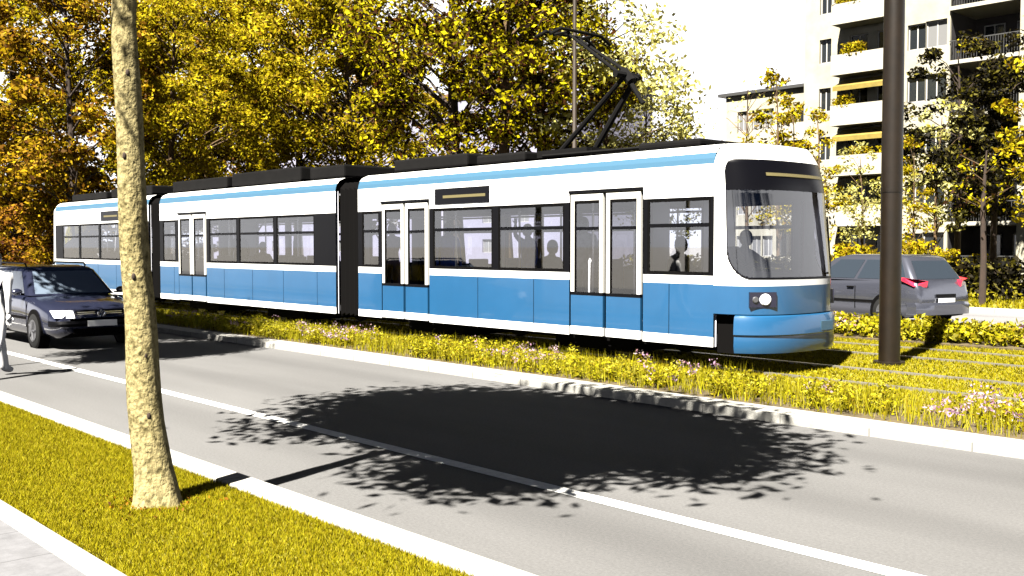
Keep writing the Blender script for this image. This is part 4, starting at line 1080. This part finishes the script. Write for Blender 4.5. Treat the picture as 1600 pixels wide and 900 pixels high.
for k, z in enumerate(FLR[1:]):
    b = MB(); b.box(bx0, bx1, 51.7, 53.0, z-.16, z, 'balcony'); b.box(bx0, bx1, 51.7, 51.78, z+.001, z+.95, 'balcony')
    b.box(bx0, bx0+.08, 51.78, 52.99, z+.001, z+.95, 'balcony'); b.box(bx1-.08, bx1, 51.78, 52.99, z+.001, z+.95, 'balcony')
    bo = b.build('balcony', flats, OB)
    a = MB(); a.face([(bx0+.1, 52.95, z+2.5), (bx1-.1, 52.95, z+2.5), (bx1-.1, 51.75, z+2.0), (bx0+.1, 51.75, z+2.0)], 'awning'); a.face([(bx0+.1, 51.75, z+2.0), (bx1-.1, 51.75, z+2.0), (bx1-.1, 51.75, z+1.75), (bx0+.1, 51.75, z+1.75)], 'awning')
    if k in (1, 2, 4): a.build('awning', bo, OB)
    for q in range(3): pot_plant(bo, OB, rp.uniform(bx0+.3, bx1-.3), 51.95, z+.8, rp.uniform(.8, 1.3))
for k, z in enumerate(FLR):
    b = MB()
    if k: b.box(L0+.003, L1-.003, 52.85, 55.99, z-.2, z, 'balcony')
    b.box(L0+.003, L1-.003, 52.9, 52.94, z+.98, z+1.03, 'metal')
    nb = 26
    for q in range(nb): xq = L0+.08+(L1-L0-.16)*q/(nb-1); b.box(xq-.012, xq+.012, 52.91, 52.93, z, z+.98, 'metal')
    bo = b.build('loggia', flats, OB)
    for xx in (L0+.5, L0+2.2):
        h = (xx, xx+1.1, z+.05, z+2.15); window(h, 55.75, flats, OB, 'pane')
    for q in range(3): pot_plant(bo, OB, rp.uniform(L0+.4, L1-.4), 53.1, z+.35, rp.uniform(1, 1.5), rp.choice(['gold', 'twotone']))
# block A: set back, lower, with an eave
OA = (-38, 58, 0)
fa = empty('apartment_building', OA, 'lower white block of flats set back behind the cab roof of the tram', 'building')
xa, xb = at(1132, 58), at(1262, 58)
holes = []; wl = []
ba0, ba1 = at(1206, 57), at(1256, 57)
for z in FLR[:5]:
    if z > 10: continue
    for xx in (at(1150, 58), at(1172, 58), at(1190, 58)): h = (xx, xx+.8, z+.85, z+2.2); holes.append(h); wl.append((h, 'panegrey'))
    h = (ba1-1.3, ba1-.2, z+.05, z+2.2); holes.append(h); wl.append((h, 'pane'))
b = MB(); facade(b, xa, xb, 0, 12.0, 58, holes, 'wall')
b.face([(xa, 58, 0), (xa, 68, 0), (xa, 68, 12), (xa, 58, 12)], 'wall'); b.face([(xb, 58, 0), (xb, 68, 0), (xb, 68, 12), (xb, 58, 12)], 'wall'); b.face([(xa, 68, 0), (xb, 68, 0), (xb, 68, 12), (xa, 68, 12)], 'wall')
b.build('wall', fa, OA)
for h, p in wl: window(h, 58, fa, OA, p)
b = MB(); b.box(xa-.5, xb, 57.75, 68.4, 12.003, 12.2, 'metal'); b.build('roof', fa, OA)
for z in FLR[1:4]:
    b = MB(); b.box(ba0, ba1, 56.8, 57.997, z-.16, z, 'balcony'); b.box(ba0, ba1, 56.8, 56.88, z+.001, z+.95, 'balcony'); bo = b.build('balcony', fa, OA)
    for q in range(3): pot_plant(bo, OA, rp.uniform(ba0+.3, ba1-.3), 57.0, z+.85, 1.4)
# grey block far behind the trees
OG = (-90, 66, 0)
gb = empty('apartment_building', OG, 'long pale grey block glimpsed through the autumn trees', 'building')
xg0, xg1 = at(330, 66), at(905, 66)
holes = []
k = int((xg1-xg0)/5.2)
for i in range(k):
    for z in [.35+2.9*q for q in range(5)]: holes.append((xg0+1.8+i*5.2, xg0+3.3+i*5.2, z+.9, z+2.2))
b = MB(); facade(b, xg0, xg1, 0, 17, 66, holes, 'wallgrey')
b.face([(xg0, 66, 0), (xg0, 76, 0), (xg0, 76, 17), (xg0, 66, 17)], 'wallgrey'); b.face([(xg1, 66, 0), (xg1, 76, 0), (xg1, 76, 17), (xg1, 66, 17)], 'wallgrey'); b.face([(xg0, 76, 0), (xg1, 76, 0), (xg1, 76, 17), (xg0, 76, 17)], 'wallgrey')
b.build('wall', gb, OG)
wins = holes[:100]
for h in wins: window(h, 66, gb, OG, 'panegrey')
b = MB(); b.box(xg0-.4, xg1+.4, 65.6, 76.4, 17.003, 17.3, 'roof'); b.build('roof', gb, OG)
